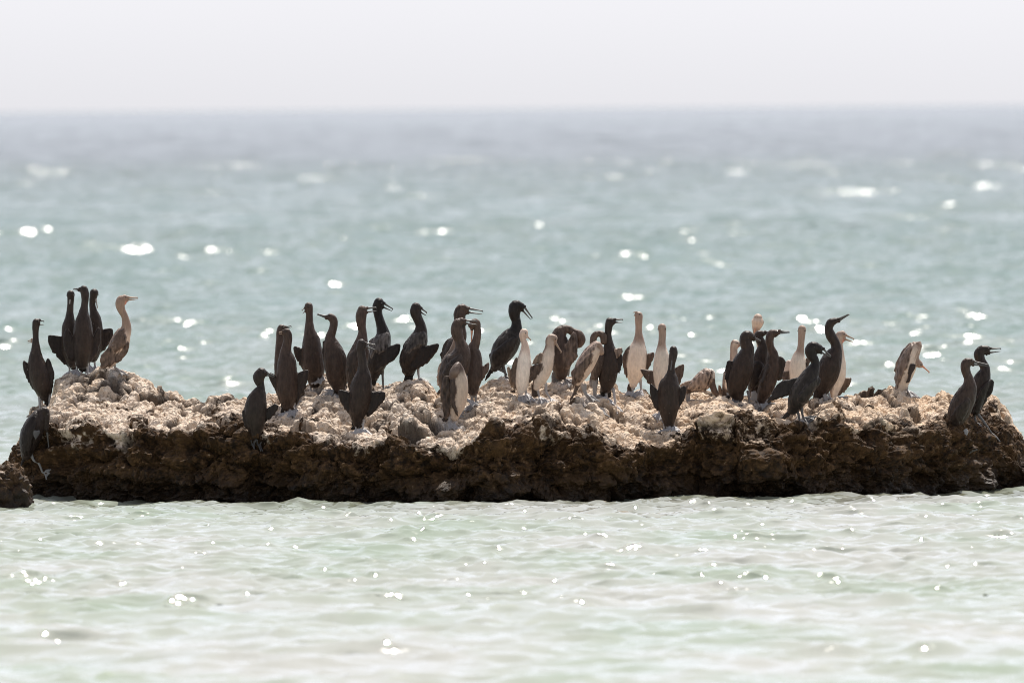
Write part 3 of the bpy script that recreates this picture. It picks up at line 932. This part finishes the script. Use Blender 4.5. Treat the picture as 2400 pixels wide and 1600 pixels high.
# --- left centre group
bird('hunched', 2, 'dark', 40, 'dark cormorant with arched neck standing lowest on the dark front ledge, left of centre',
 [(150,1330,48),(152,1230,82),(150,1120,98),(165,1010,88),(190,930,56),(202,880,31),(187,840,42),(183,795,52),(205,758,47)],
 [(245,755,325,785),(240,775,318,795)],
 [([(255,1090),(330,1040),(360,1060),(355,1100),(300,1170),(245,1205)], dict(z=0)),
  ([(30,1110),(60,1100),(80,1200),(115,1280),(90,1290),(40,1220)], dict(z=0))],
 [(110,1290),(200,1290),(170,1400),(115,1390)],
 [('g',[(150,1320),(158,1370),(168,1420)]),('g',[(115,1320),(110,1425)])], legcol=(.10,.095,.095), foot_len=.05)
bird('pair_front', 2, 'brown', -12, 'front cormorant of the overlapping pair left of centre, belly flecked white, bill to the left',
 [(452,1060,52),(445,980,84),(440,880,95),(440,760,90),(440,650,80),(432,570,52),(442,500,40),(450,450,38),(446,410,38),(438,388,36)],
 [(412,380,368,386,20),(412,396,372,402,20)],
 [([(290,755),(340,790),(365,900),(395,1010),(360,980),(310,880),(272,790)], dict(z=0)),
  ([(530,770),(630,730),(645,760),(630,830),(595,930),(530,1050),(510,960)], dict(z=0))],
 [(390,1010),(430,1010),(410,1140),(385,1150)],
 [('g',[(428,1020),(433,1070),(442,1128)]),('g',[(495,1015),(498,1060),(505,1112)])], bcol='tan')
bird('pair_back', 2, 'brown', 60, 'rear cormorant of the overlapping pair left of centre, looking right over the other',
 [(450,1000,70),(425,880,85),(392,740,64),(385,620,55),(383,520,45),(382,440,38),(380,390,35),(392,352,36)],
 [(420,340,480,328),(420,350,478,342)],
 [([(525,730),(600,900),(592,1010),(572,1080),(525,1090),(500,900)], dict(z=0))], behind=('pair_front', .22),
 legs=[('g',[(470,1040),(480,1110)]),('g',[(555,1050),(560,1120)])])
bird('gaper', 2, 'brown', -18, 'tall brown cormorant with gaping whitish bill and straight neck on big pale feet',
 [(692,840,55),(690,740,94),(680,640,100),(670,540,90),(663,450,74),(650,370,48),(648,300,35),(648,230,30),(645,180,33),(640,150,36)],
 [(615,160,578,182,25),(618,188,585,213,25)],
 [([(500,530),(520,513),(590,545),(605,650),(605,740),(560,690),(515,610)], dict(z=0)),
  ([(735,420),(760,520),(792,640),(795,720),(765,800),(735,700),(725,560)], dict(z=0))],
 [(660,830),(720,830),(715,880),(680,880)],
 [('g',[(655,785),(656,840),(660,905)]),('g',[(745,790),(750,840),(758,885)])], bcol='pale', foot_len=.11, legcol=(.40,.38,.37))
bird('left_facer', 2, 'brown', -60, 'brown cormorant with curved neck and bill raised to the left, beside the tall gaping one',
 [(922,890,62),(906,800,95),(895,690,105),(875,590,95),(850,500,70),(842,430,44),(860,370,36),(872,310,35),(865,268,36),(842,247,33)],
 [(808,243,722,218),(810,256,725,226)],
 [([(920,515),(970,580),(997,680),(997,830),(980,870),(945,720)], dict(z=0)),
  ([(770,470),(792,480),(805,600),(800,700),(765,600)], dict(z=0))],
 [(880,880),(990,870),(975,920),(900,930)],
 [('g',[(870,865),(872,910),(876,955)]),('g',[(968,850),(972,890),(980,935)])])
bird('wing_drier', 3, 'dark', 25, 'dark grey-faced cormorant in front with both wings half open, standing on white guano',
 [(238,1280,42),(242,1180,80),(260,1060,100),(275,930,100),(292,830,76),(292,760,50),(285,680,40),(275,600,38),(268,548,40),(275,512,38)],
 [(310,512,415,528,20),(308,540,410,574,20)],
 [([(50,975),(80,960),(170,990),(205,1080),(220,1200),(165,1205),(100,1130),(60,1040)], dict(z=0)),
  ([(345,985),(490,980),(510,1000),(500,1060),(420,1160),(340,1225),(315,1180),(345,1080)], dict(z=0))],
 [(185,1250),(300,1250),(280,1330),(235,1335),(200,1340),(185,1370)],
 [('g',[(208,1225),(215,1280),(228,1350)]),('g',[(295,1255),(292,1300),(295,1355)])], bcol='grey', foot_len=.12, legcol=(.50,.48,.47))
bird('brown_back', 3, 'brown', 55, 'brown cormorant with open bill right behind the grey-faced one that holds its wings open',
 [(212,930,60),(215,800,88),(235,680,100),(262,580,85),(280,480,55),(287,400,38),(275,330,42),(273,250,50),(285,197,46)],
 [(325,175,420,166),(320,212,420,200)],
 [([(235,560),(190,580),(145,640),(140,720),(160,870),(200,880),(235,760)], N)], behind=('wing_drier', .75), pouch=([(315,215,18),(305,250,14)],'dark'))
bird('scaly', 3, 'black', 70, 'glossy black cormorant with scaly grey mantle, open bill and wing hung out right',
 [(402,820,48),(412,740,88),(440,640,98),(465,540,92),(487,440,70),(478,380,54),(463,320,44),(440,240,40),(430,170,45),(445,122,47)],
 [(490,125,582,182),(480,160,570,200)],
 [([(500,560),(630,513),(655,530),(645,600),(590,680),(520,720),(450,770),(400,780),(420,650)], dict(z=75, fe=.25)),
  ([(350,490),(430,440),(540,410),(552,480),(540,560),(470,600),(400,590),(365,650)], dict(side=1, col=(.085,.075,.07), fe=1.5, th=.008))],
 [(360,770),(440,760),(420,900),(390,930),(365,900)],
 [('g',[(490,720),(482,800),(488,915)])], pouch=([(475,160,16),(465,185,16)],'dark'))
bird('elbow_wing', 3, 'dark', 65, 'dark cormorant alone against the sea left of centre, one wing jutting out like an elbow',
 [(732,760,65),(742,680,98),(788,580,103),(828,480,88),(848,410,64),(848,340,47),(820,270,45),(797,210,48),(805,167,46)],
 [(848,172,910,216),(842,208,902,244)],
 [([(850,550),(1010,513),(1028,535),(1010,590),(930,690),(850,745),(760,790),(740,700),(800,600)], dict(z=80, fe=.25)),
  ([(692,510),(668,590),(680,740),(720,755),(745,640),(755,520)], dict(z=-10)),
  ([(690,520),(760,430),(880,400),(905,440),(880,520),(800,560),(720,600)], dict(side=1, col=(.06,.052,.047), fe=1.0, th=.006))],
 [(710,760),(810,750),(770,850),(740,900),(680,905)],
 [('g',[(825,740),(827,800),(835,872)])], pouch=([(840,205,12),(830,228,14)],'dark'))
# --- centre knot
bird('preener_pale', 4, 'mixed', 30, 'pale breasted cormorant with its brown head buried in its ruffled dark back',
 [(372,1290,42),(398,1180,74),(420,1050,85),(420,950,85),(422,880,70),(424,810,42),(408,757,24,10),(388,790,36,40),(368,840,46,60),(348,880,34,60)],
 (), [([(265,880),(310,870),(332,950),(345,1100),(347,1200),(312,1300),(272,1310),(240,1150),(225,1080),(245,950)], dict(z=25, fe=1.3)),
  ([(330,900),(370,900),(388,1020),(372,1120),(405,1260),(412,1290),(370,1240),(330,1120)], dict(z=80)),
  ([(462,900),(490,930),(497,1020),(482,1060),(462,960)], dict(z=0))],
 [(255,1300),(315,1310),(250,1380),(190,1420),(220,1370)],
 [('g',[(322,1290),(322,1340),(322,1398)]),('g',[(375,1280),(376,1340),(382,1405)])])
bird('knot_front', 4, 'brown', 75, 'large dark cormorant with swollen neck in the central knot, just behind the pale preening one',
 [(290,1000,55),(322,880,108),(382,770,138),(430,680,105),(445,600,76),(425,520,48),(400,450,56),(395,390,58),(408,342,52),(440,317,36)],
 [(475,310,600,313),(475,338,600,352)],
 [([(430,650),(455,700),(400,850),(300,960),(240,960),(250,850),(300,750),(380,680)], N)], behind=('preener_pale', .32),
 pouch=([(470,345,22),(450,375,20)],'dark'), legs=[('g',[(490,880),(490,1000),(493,1130)]),('auto',[(330,1000)])])
bird('knot_scruffy', 4, 'scruff', -20, 'ragged brown cormorant with orange face bowing its bill straight down, right of the central knot',
 [(560,1020,55),(560,900,84),(575,780,80),(575,680,70),(562,600,58),(590,530,42),(605,450,35),(605,380,32),(596,330,34),(570,322,30),(545,355,34)],
 [(548,395,545,532,10)],
 [([(625,810),(715,735),(727,760),(720,820),(660,910),(610,1000),(590,920)], dict(z=0, fe=.9))],
 ([(525,1030),(600,1030),(590,1090),(560,1100),(530,1080)], dict(col=(.3,.28,.26))), behind=('knot_front', .18), bcol='pink', pouch=([(540,355,22),(545,385,18)],'pink'),
 legs=[('g',[(545,1010),(548,1085)]),('g',[(585,1010),(590,1080)])])
bird('knot_pale', 4, 'tan', 110, 'fawn cormorant hidden behind the swollen necked one, only its mottled left wing edge showing',
 [(262,1000,40),(270,880,72),(318,740,74),(365,630,52),(388,540,36),(400,470,34),(420,420,36)],
 (), [([(255,715),(210,770),(193,850),(195,965),(232,965),(265,880),(300,760),(290,700)], dict(z=10, col=(.26,.19,.15), fe=1.1))],
 [(190,1050),(230,1000),(245,1030),(210,1060)], behind=('knot_front', .25))
bird('knot_back', 4, 'brown', 78, 'brown cormorant at the back of the central knot, highest head, long open bill',
 [(320,860,80),(335,700,88),(385,560,84),(432,470,60),(432,390,50),(425,310,55),(425,242,58),(445,192,52),(480,195,38)],
 [(508,185,663,212),(505,225,652,244)],
 [([(280,515),(320,490),(370,500),(370,640),(300,700),(240,750),(232,660),(250,580)], dict(side=1, z=10))], behind=('knot_front', .55),
 pouch=([(505,228,16),(480,245,12)],'dark'))
bird('big_black', 4, 'black', 80, 'tall black cormorant leaning right with bowed head and gaping bill, beside the central knot',
 [(780,790,42),(820,710,88),(880,600,118),(950,490,104),(998,400,62),(1002,320,45),(985,260,53),(985,200,62),(1002,162,62),(1040,165,45)],
 [(1080,165,1168,286),(1062,200,1148,298)],
 [([(1025,455),(1035,490),(980,620),(930,720),(860,790),(790,800),(740,760),(725,650),(820,580),(920,500)], N)],
 [(740,790),(810,780),(740,870),(680,925),(700,870)],
 [('g',[(820,800),(890,842),(903,885)]),('g',[(870,780),(888,840),(890,890)])], pouch=([(1050,200,18),(1030,210,16)],'dark'))
bird('white_one', 5, 'white', 25, 'whitest young cormorant, orange face looking down right, under the tall black leaning one',
 [(262,1280,58),(280,1180,98),(300,1040,120),(312,900,115),(322,760,90),(332,640,64),(322,550,46),(300,490,42),(298,430,55),(315,388,60)],
 [(355,440,422,500,15)],
 [([(130,900),(170,790),(210,770),(215,950),(190,1050),(185,1250),(120,1150),(100,1000)], dict(z=20)),
  ([(50,930),(80,905),(115,960),(135,1100),(180,1260),(110,1200),(80,1080)], dict(z=-10, col=(.2,.15,.11), fe=1.0))],
 [(100,1280),(180,1260),(180,1310),(110,1300)],
 [('g',[(240,1260),(246,1350),(252,1438)]),('g',[(330,1220),(340,1280),(352,1345)])], bcol='tan', pouch=([(330,440,24),(345,450,14)],'pink'))
bird('leaning_pale', 5, 'pale', 45, 'pale young cormorant bending its neck down right, brown wing out, beside the whitest one',
 [(502,1220,48),(540,1130,90),(612,1000,105),(658,860,105),(682,740,95),(702,650,74),(712,580,65),(712,520,65),(728,470,60),(770,475,55)],
 [(795,540,890,690,10)],
 [([(420,900),(590,855),(625,870),(610,950),(530,1050),(430,1130),(390,1170),(395,1050)], dict(z=70)),
  ([(440,870),(500,740),(570,695),(605,720),(570,830),(500,880)], dict(side=1, col=(.2,.15,.115), fe=1.0)),
  ([(750,700),(775,740),(772,850),(742,940),(735,850)], dict(z=0))],
 [(430,1190),(490,1180),(520,1280),(540,1360),(435,1370)],
 [('g',[(510,1200),(530,1280),(550,1370)]),('g',[(650,1170),(658,1300),(725,1470)])], bcol='tan', pouch=([(770,520,26),(790,545,16)],'pink'))
bird('arched', 5, 'scruff', 60, 'shaggy brown cormorant preening with its neck arched in a full loop over a raised wing',
 [(880,1010,100),(880,900,148),(880,760,158),(862,600,148),(850,480,128),(880,385,102),(965,335,62),(1060,375,56),(1145,425,72),(1188,500,66),(1165,570,46),(1125,585,36)],
 [(1120,590,1060,610)],
 [([(1075,370),(1125,430),(1132,600),(1110,800),(1050,850),(980,950),(880,800),(960,560),(1040,420)], dict(z=120, fe=1.3, col=(.10,.074,.06)))],
 ([(745,990),(890,1000),(890,1120),(850,1140),(800,1170),(740,1150)], dict(col=(.17,.16,.16))),
 [('g',[(930,1000),(932,1060),(940,1135)]),('r',[(1000,900),(995,1045)])])
bird('tucked', 5, 'tan', 75, 'hump backed pale cormorant with hidden head, striding on grey legs',
 [(1130,1150,48),(1162,1060,98),(1222,930,128),(1300,790,128),(1378,660,108),(1428,585,70),(1470,610,50),(1500,690,40)],
 (), [([(1190,840),(1340,705),(1367,730),(1340,850),(1260,960),(1200,1100),(1110,1170),(1065,1220),(1037,1000),(1090,920)], dict(side=1, fe=1.0)),
  ([(1090,900),(1200,720),(1330,590),(1420,530),(1400,640),(1300,720),(1180,850)], dict(side=1, col=(.26,.19,.155), fe=.9, th=.006))],
 [(1110,1160),(1185,1170),(1100,1330),(1020,1440),(1020,1400),(1080,1270)],
 [('g',[(1200,1180),(1235,1290),(1275,1350),(1430,1505)]),('g',[(1250,1190),(1255,1280),(1275,1355)])])
bird('curled_back', 5, 'scruff', 90, 'rusty cormorant with curled neck and striped tail, half hidden behind the very upright dark one',
 [(1395,1060,58),(1440,900,98),(1450,760,100),(1412,630,74),(1375,530,52),(1392,440,48),(1455,405,42),(1525,435,52),(1535,520,48)],
 (), [([(1720,630),(1815,618),(1822,690),(1740,770),(1650,780),(1640,680)], dict(z=0, col=(.17,.125,.10), fe=1.0))],
 ([(1330,1050),(1440,1050),(1450,1180),(1400,1240),(1310,1220)], dict(col=(.16,.14,.13), fe=1.2)), behind=('tucked', .4))
bird('upright', 5, 'dark', 15, 'very upright dark cormorant, bill open right, beside the hump backed pale one',
 [(1572,1230,86),(1590,1130,124),(1600,980,146),(1610,840,146),(1620,700,120),(1616,590,76),(1607,480,53),(1602,400,48),(1610,300,55),(1628,222,62)],
 [(1700,190,1825,184),(1690,228,1818,232)],
 [([(1425,720),(1462,760),(1480,900),(1490,1050),(1440,980),(1400,850),(1403,760)], dict(z=10)),
  ([(1780,700),(1820,740),(1817,900),(1762,1020),(1725,950),(1735,780)], dict(z=10))],
 [(1490,1170),(1640,1240),(1640,1380),(1600,1400),(1530,1460),(1490,1510)],
 [('g',[(1555,1240),(1570,1320),(1588,1415)]),('g',[(1680,1250),(1695,1330),(1712,1435)])], pouch=([(1685,240,26),(1655,270,24)],'dark'), foot_len=.11, legcol=(.42,.41,.42))
# --- right of centre
bird('tall_pale', 6, 'pale', -25, 'tall pale cormorant with pink throat and bill tilted up left, on grey feet',
 [(482,920,40),(492,850,74),(510,750,104),(520,640,105),(530,540,90),(540,460,60),(540,380,38),(540,300,34),(540,230,38),(542,182,38)],
 [(518,155,488,143,30),(515,178,488,182,30)],
 [([(445,505),(470,570),(440,700),(415,800),(410,870),(380,780),(355,650),(380,580),(405,540)], dict(z=10)),
  ([(605,615),(695,578),(712,590),(700,650),(640,760),(595,780)], dict(z=0))],
 [(425,920),(500,910),(495,980),(450,1030),(410,1035)],
 [('g',[(464,905),(470,960),(478,1030)]),('g',[(560,880),(562,940),(568,1012)])], bcol='tan', pouch=([(522,185,20),(518,230,18)],'pink'))
bird('bowed_dark', 6, 'dark', 0, 'dark cormorant facing the viewer in front, bill tucked down its chest, both wings ajar',
 [(867,1370,48),(865,1280,78),(865,1170,105),(865,1050,112),(870,940,110),(885,860,76),(890,790,42),(896,720,33),(905,650,40),(915,590,42),(915,552,40)],
 [(905,620,885,772,60)],
 [([(660,930),(685,922),(740,980),(790,1020),(800,1200),(740,1215),(690,1120),(660,1020)], dict(z=0)),
  ([(950,985),(1030,935),(1052,960),(1047,1040),(1000,1150),(955,1210)], dict(z=0))],
 [(810,1320),(920,1320),(915,1400),(880,1420),(830,1400)],
 [('g',[(815,1290),(815,1350),(818,1425)]),('g',[(915,1290),(915,1350),(915,1430)])], foot_len=.11)
bird('bowed_pale', 6, 'pale', 0, 'pale streaked cormorant, bill straight down, behind the dark one facing the viewer',
 [(770,970,45),(782,850,80),(785,720,84),(790,620,76),(787,550,55),(790,480,38),(795,400,36),(795,345,38),(792,312,42)],
 [(780,360,773,502,45)],
 [([(556,765),(580,757),(725,790),(745,930),(755,990),(660,930),(600,850)], dict(z=-5)),
  ([(905,770),(1010,705),(1032,720),(1027,800),(990,920),(970,990),(945,900),(920,840)], dict(z=-5))], behind=('bowed_dark', .42), bcol='tan')
bird('lying', 'f', 'scruff', 80, 'mottled fawn cormorant low behind the crest, back humped and neck hanging to the right',
 [(420,960,120),(560,880,150),(720,780,210),(890,620,230),(1040,490,190),(1130,440,118),(1165,600,84),(1175,780,84),(1225,970,92),(1300,1080,72)],
 (), [([(480,720),(850,350),(1000,280),(1090,400),(1160,560),(1130,760),(950,1010),(700,980),(450,930)], dict(side=1, col=(.20,.15,.12), fe=1.5)),
  ([(150,980),(210,780),(450,670),(580,680),(540,900),(380,940)], dict(z=0, col=(.19,.14,.11), fe=1.2)),
  ([(1100,300),(1200,360),(1250,470),(1220,600),(1150,620),(1080,420)], dict(z=30, col=(.6,.53,.46), fe=.1))], behind=('bowed_dark', 1.15))
# --- right cluster
bird('cluster_front', 'd', 'dark', 35, 'dark cormorant front left in the right cluster, grey bill closed and lowered',
 [(370,1310,85),(352,1220,128),(372,1080,158),(420,930,168),(460,800,150),(500,690,110),(520,610,88),(498,550,86),(484,470,84),(512,420,80),(570,432,56)],
 [(600,440,712,490),(600,468,705,498)],
 [([(185,930),(210,800),(260,780),(290,810),(290,1000),(275,1130),(220,1200),(190,1060)], dict(z=40)),],
 [(140,1340),(230,1290),(260,1330),(150,1372)],
 [('g',[(300,1240),(298,1310),(302,1400)]),('g',[(520,1240),(535,1310),(548,1395)]),('r',[(390,1300),(392,1390)])], bcol='grey', foot_len=.10, legcol=(.16,.155,.16))
bird('cluster_second', 'd', 'dark', 60, 'dark snake necked cormorant squeezed second in the right cluster, closed bill held level',
 [(630,1250,90),(640,1080,128),(652,930,128),(692,780,110),(728,650,85),(738,560,70),(702,490,60),(672,430,60),(695,392,58),(730,388,42)],
 [(765,368,905,356),(765,386,895,374)],
 [([(600,800),(700,790),(762,880),(700,1080),(580,1220),(520,1200),(560,950)], dict(side=1))], behind=('cluster_front', .3),
 plates=[([(565,1238),(630,1235),(665,1300),(650,1370),(590,1400),(552,1380),(560,1300)], dict(z=110, col=(.42,.42,.43), fe=0, th=.006))], bcol='dark')
bird('cluster_red', 'd', 'brown', 55, 'reddish brown cormorant amid the right cluster, thin bill just open to the right',
 [(722,1350,62),(772,1220,108),(830,1080,110),(870,930,105),(890,780,90),(888,680,70),(860,600,52),(840,520,55),(842,442,58),(875,385,55),(930,375,42)],
 [(975,350,1130,358),(965,378,1125,380)],
 [([(790,830),(835,840),(840,900),(765,1080),(700,1150),(690,1000)], dict(side=1)),
  ([(970,720),(1040,740),(1087,820),(1082,920),(1050,1040),(960,1080),(940,900)], dict(z=-40))],
 [(770,1320),(880,1310),(850,1450),(800,1460)],
 [('g',[(700,1360),(692,1420)]),('g',[(790,1360),(795,1450)])], behind=('cluster_front', .16), pouch=([(960,385,24),(925,420,22)],'dark'))
bird('balloon', 'd', 'tan', -20, 'fawn cormorant at the back of the right cluster with round swollen head above the rest',
 [(705,1100,85),(715,900,90),(720,700,72),(708,560,56),(685,470,48),(645,385,42),(642,320,52),(655,255,76),(665,205,86),(668,165,66)],
 [(650,220,618,362,70)], (), behind=('cluster_second', .45), bcol='pink')
bird('peeking', 'd', 'pale', 60, 'pale cormorant at the left edge of the right cluster, pink throat peeking out',
 [(205,1290,40),(215,1150,72),(250,1000,88),(285,880,72),(308,780,54),(313,680,51),(313,600,52),(330,535,60)],
 [(385,535,475,548),(380,555,468,566)],
 [([(185,1060),(230,1100),(245,1300),(140,1365),(150,1200)], dict(z=30)),
  ([(92,1140),(120,1155),(142,1250),(140,1380),(100,1360),(80,1230)], dict(z=0, col=(.15,.10,.07)))], behind=('cluster_front', .4), bcol='tan', pouch=([(375,565,24),(345,600,26)],'pink'))
bird('striding', 'e', 'black', 60, 'black cormorant striding in front of the right cluster, wing stretched far left',
 [(1235,1260,85),(1290,1130,148),(1390,940,188),(1500,750,178),(1590,570,138),(1645,440,82),(1642,350,75),(1592,265,90),(1570,165,106),(1622,102,100),(1715,125,72)],
 [(1790,130,1942,270),(1755,195,1930,284)],
 [([(1400,660),(1340,655),(1200,690),(1050,720),(950,800),(880,900),(800,1050),(760,1120),(860,1090),(1000,1040),(1130,990),(1250,880),(1420,760)], dict(z=-60, fe=.3)),
  ([(1690,645),(1745,680),(1742,770),(1650,900),(1560,1050),(1500,1130),(1320,1100),(1400,880),(1550,740)], N)],
 [(1150,1280),(1260,1260),(1180,1370),(1070,1440),(1020,1420)],
 [('g',[(1400,1220),(1418,1350),(1442,1462)]),('g',[(1310,1240),(1345,1350),(1368,1405)])], bcol='grey', pouch=([(1740,190,34),(1690,205,26)],'dark'))
bird('frontal_pale', 'd', 'pale', 0, 'pale breasted cormorant facing the viewer amid the right cluster, brown bill hanging',
 [(1230,1210,56),(1240,1080,95),(1250,950,118),(1260,820,115),(1270,720,86),(1290,640,56),(1300,560,45),(1305,480,45),(1312,400,50),(1316,322,56)],
 [(1320,375,1305,560,60)],
 [([(1085,790),(1150,782),(1165,930),(1060,940)], dict(z=0, col=(.55,.43,.36), fe=.2)),
  ([(1045,940),(1160,940),(1160,1060),(1035,1070)], dict(z=0)),
  ([(1380,740),(1430,780),(1432,820),(1380,900)], dict(z=10, fe=1.0))], behind=('striding', .5), bcol='tan')
bird('skyward', 7, 'dark', 70, 'tall dark cormorant of the right cluster stretching its closed bill up to the right',
 [(1345,1130,58),(1400,1030,98),(1450,900,130),(1492,760,135),(1540,640,102),(1567,560,66),(1550,480,56),(1503,400,60),(1476,315,50),(1500,245,50),(1550,218,36)],
 [(1590,200,1722,136),(1592,222,1716,150)], (),
 [(1290,1110),(1355,1120),(1325,1230),(1270,1310),(1280,1200)],
 [('g',[(1380,1100),(1420,1140),(1440,1195)]),('r',[(1390,1100),(1475,1108),(1488,1190)])],
 plates=[([(1405,1130),(1450,1115),(1475,1150),(1460,1205),(1420,1200)], dict(z=60, col=(.36,.35,.35), fe=0, th=.006))])
bird('skyward_pale', 7, 'pale', 70, 'pale cormorant with open pink mouth right behind the one stretching its bill skyward',
 [(1532,1165,34),(1550,1060,60),(1592,900,84),(1612,760,70),(1612,640,52),(1602,545,46),(1597,465,46),(1607,405,50),(1640,383,42)],
 [(1675,390,1787,440),(1668,440,1775,478)],
 [([(1620,925),(1740,913),(1756,935),(1730,1010),(1660,1100),(1565,1145),(1580,1020)], dict(z=-5, col=(.10,.068,.048)))],
 legs=[('g',[(1540,1150),(1536,1195)]),('auto',[(1560,1150)])], behind=('skyward', .3), bcol='tan', pouch=([(1660,430,20),(1640,465,26)],'pink'))
# --- right end
bird('orange_bill', 8, 'pale', 60, 'pale hunched cormorant alone on the right part of the crest, orange bill pointing down',
 [(232,740,44),(272,650,74),(302,540,100),(342,420,106),(385,310,92),(432,225,72),(458,192,52),(446,260,46,20),(425,320,48,25),(438,380,44,25),(480,424,38,15)],
 [(495,425,600,518,10)],
 [([(370,160),(400,200),(372,300),(330,450),(260,600),(210,710),(185,560),(180,460),(270,270)], dict(side=1, fe=1.2, col=(.14,.105,.085)))],
 [(210,700),(265,715),(222,810),(165,820)],
 [('g',[(330,670),(332,720),(337,775)])], plates=[([(372,425),(432,420),(426,470),(385,540),(362,630),(312,642),(345,580),(355,480)], dict(z=105, col=(.05,.04,.035), fe=0, th=.008))],
 bcol='pink', pouch=([(470,410,30),(500,445,20)],'pink'))
bird('end_back', 8, 'dark', 75, 'rear dark cormorant of the last two at the right end, bill open',
 [(1140,970,55),(1150,850,88),(1190,700,104),(1228,590,94),(1258,500,62),(1248,440,52),(1208,380,54),(1188,310,60),(1218,258,55),(1275,245,42)],
 [(1315,236,1445,234),(1300,285,1440,269)],
 [([(1325,600),(1365,630),(1345,750),(1250,900),(1180,990),(1110,1010),(1140,850),(1220,680)], dict(side=1, z=20))], None,
 [('g',[(1130,1000),(1138,1050),(1152,1100)]),('g',[(1160,1000),(1240,1100),(1342,1225)])], pouch=([(1290,285,18),(1275,310,12)],'dark'), legcol=(.17,.165,.165), foot_len=.06)
bird('end_front', 8, 'brown', 60, 'front brown cormorant of the last two at the right end, standing lower, bill closed',
 [(902,1170,58),(920,1060,108),(970,930,130),(1030,800,120),(1070,690,86),(1066,600,56),(1040,530,50),(1025,462,55),(1040,407,55),(1080,392,42)],
 [(1115,392,1303,428),(1110,425,1295,440)],
 [([(1040,815),(1080,840),(1072,930),(990,1080),(920,1160),(840,1190),(835,1080),(900,950),(980,870)], N)],
 [(840,1170),(905,1185),(760,1290),(690,1340),(720,1290)],
 [('g',[(970,1170),(985,1310),(1050,1370),(1075,1490)])],
 plates=[([(1000,1200),(1040,1180),(1060,1220),(1040,1270),(1010,1290),(985,1240)], dict(z=70, col=(.42,.41,.41), fe=0, th=.006))], legcol=(.15,.145,.15), foot_len=.06)

# droppings where birds have stood long: whitens the stone around the feet
pale_v = np.empty(len(rock_co), np.float32); rock.data.attributes['pale'].data.foreach_get('value', pale_v)
def pale_at(x, y, z):
    return float(pale_v[int(np.argmin(((rock_co - np.array([x, y, z])) ** 2).sum(1)))]) ** .5
gv = np.zeros(len(rock_co))
for (gx, gy, gz) in GUANO:
    dd = rock_co - np.array([gx, gy, gz])
    dd[:, 2] = np.where(dd[:, 2] < 0, dd[:, 2] * .55, dd[:, 2])
    gv += np.exp(-((dd ** 2).sum(1) / .07 ** 2)) * rng.uniform(.35, 1.1) * pale_at(gx, gy, gz)
rock.data.attributes['guano'].data.foreach_set('value', np.clip(gv, 0, 1).astype(np.float32))
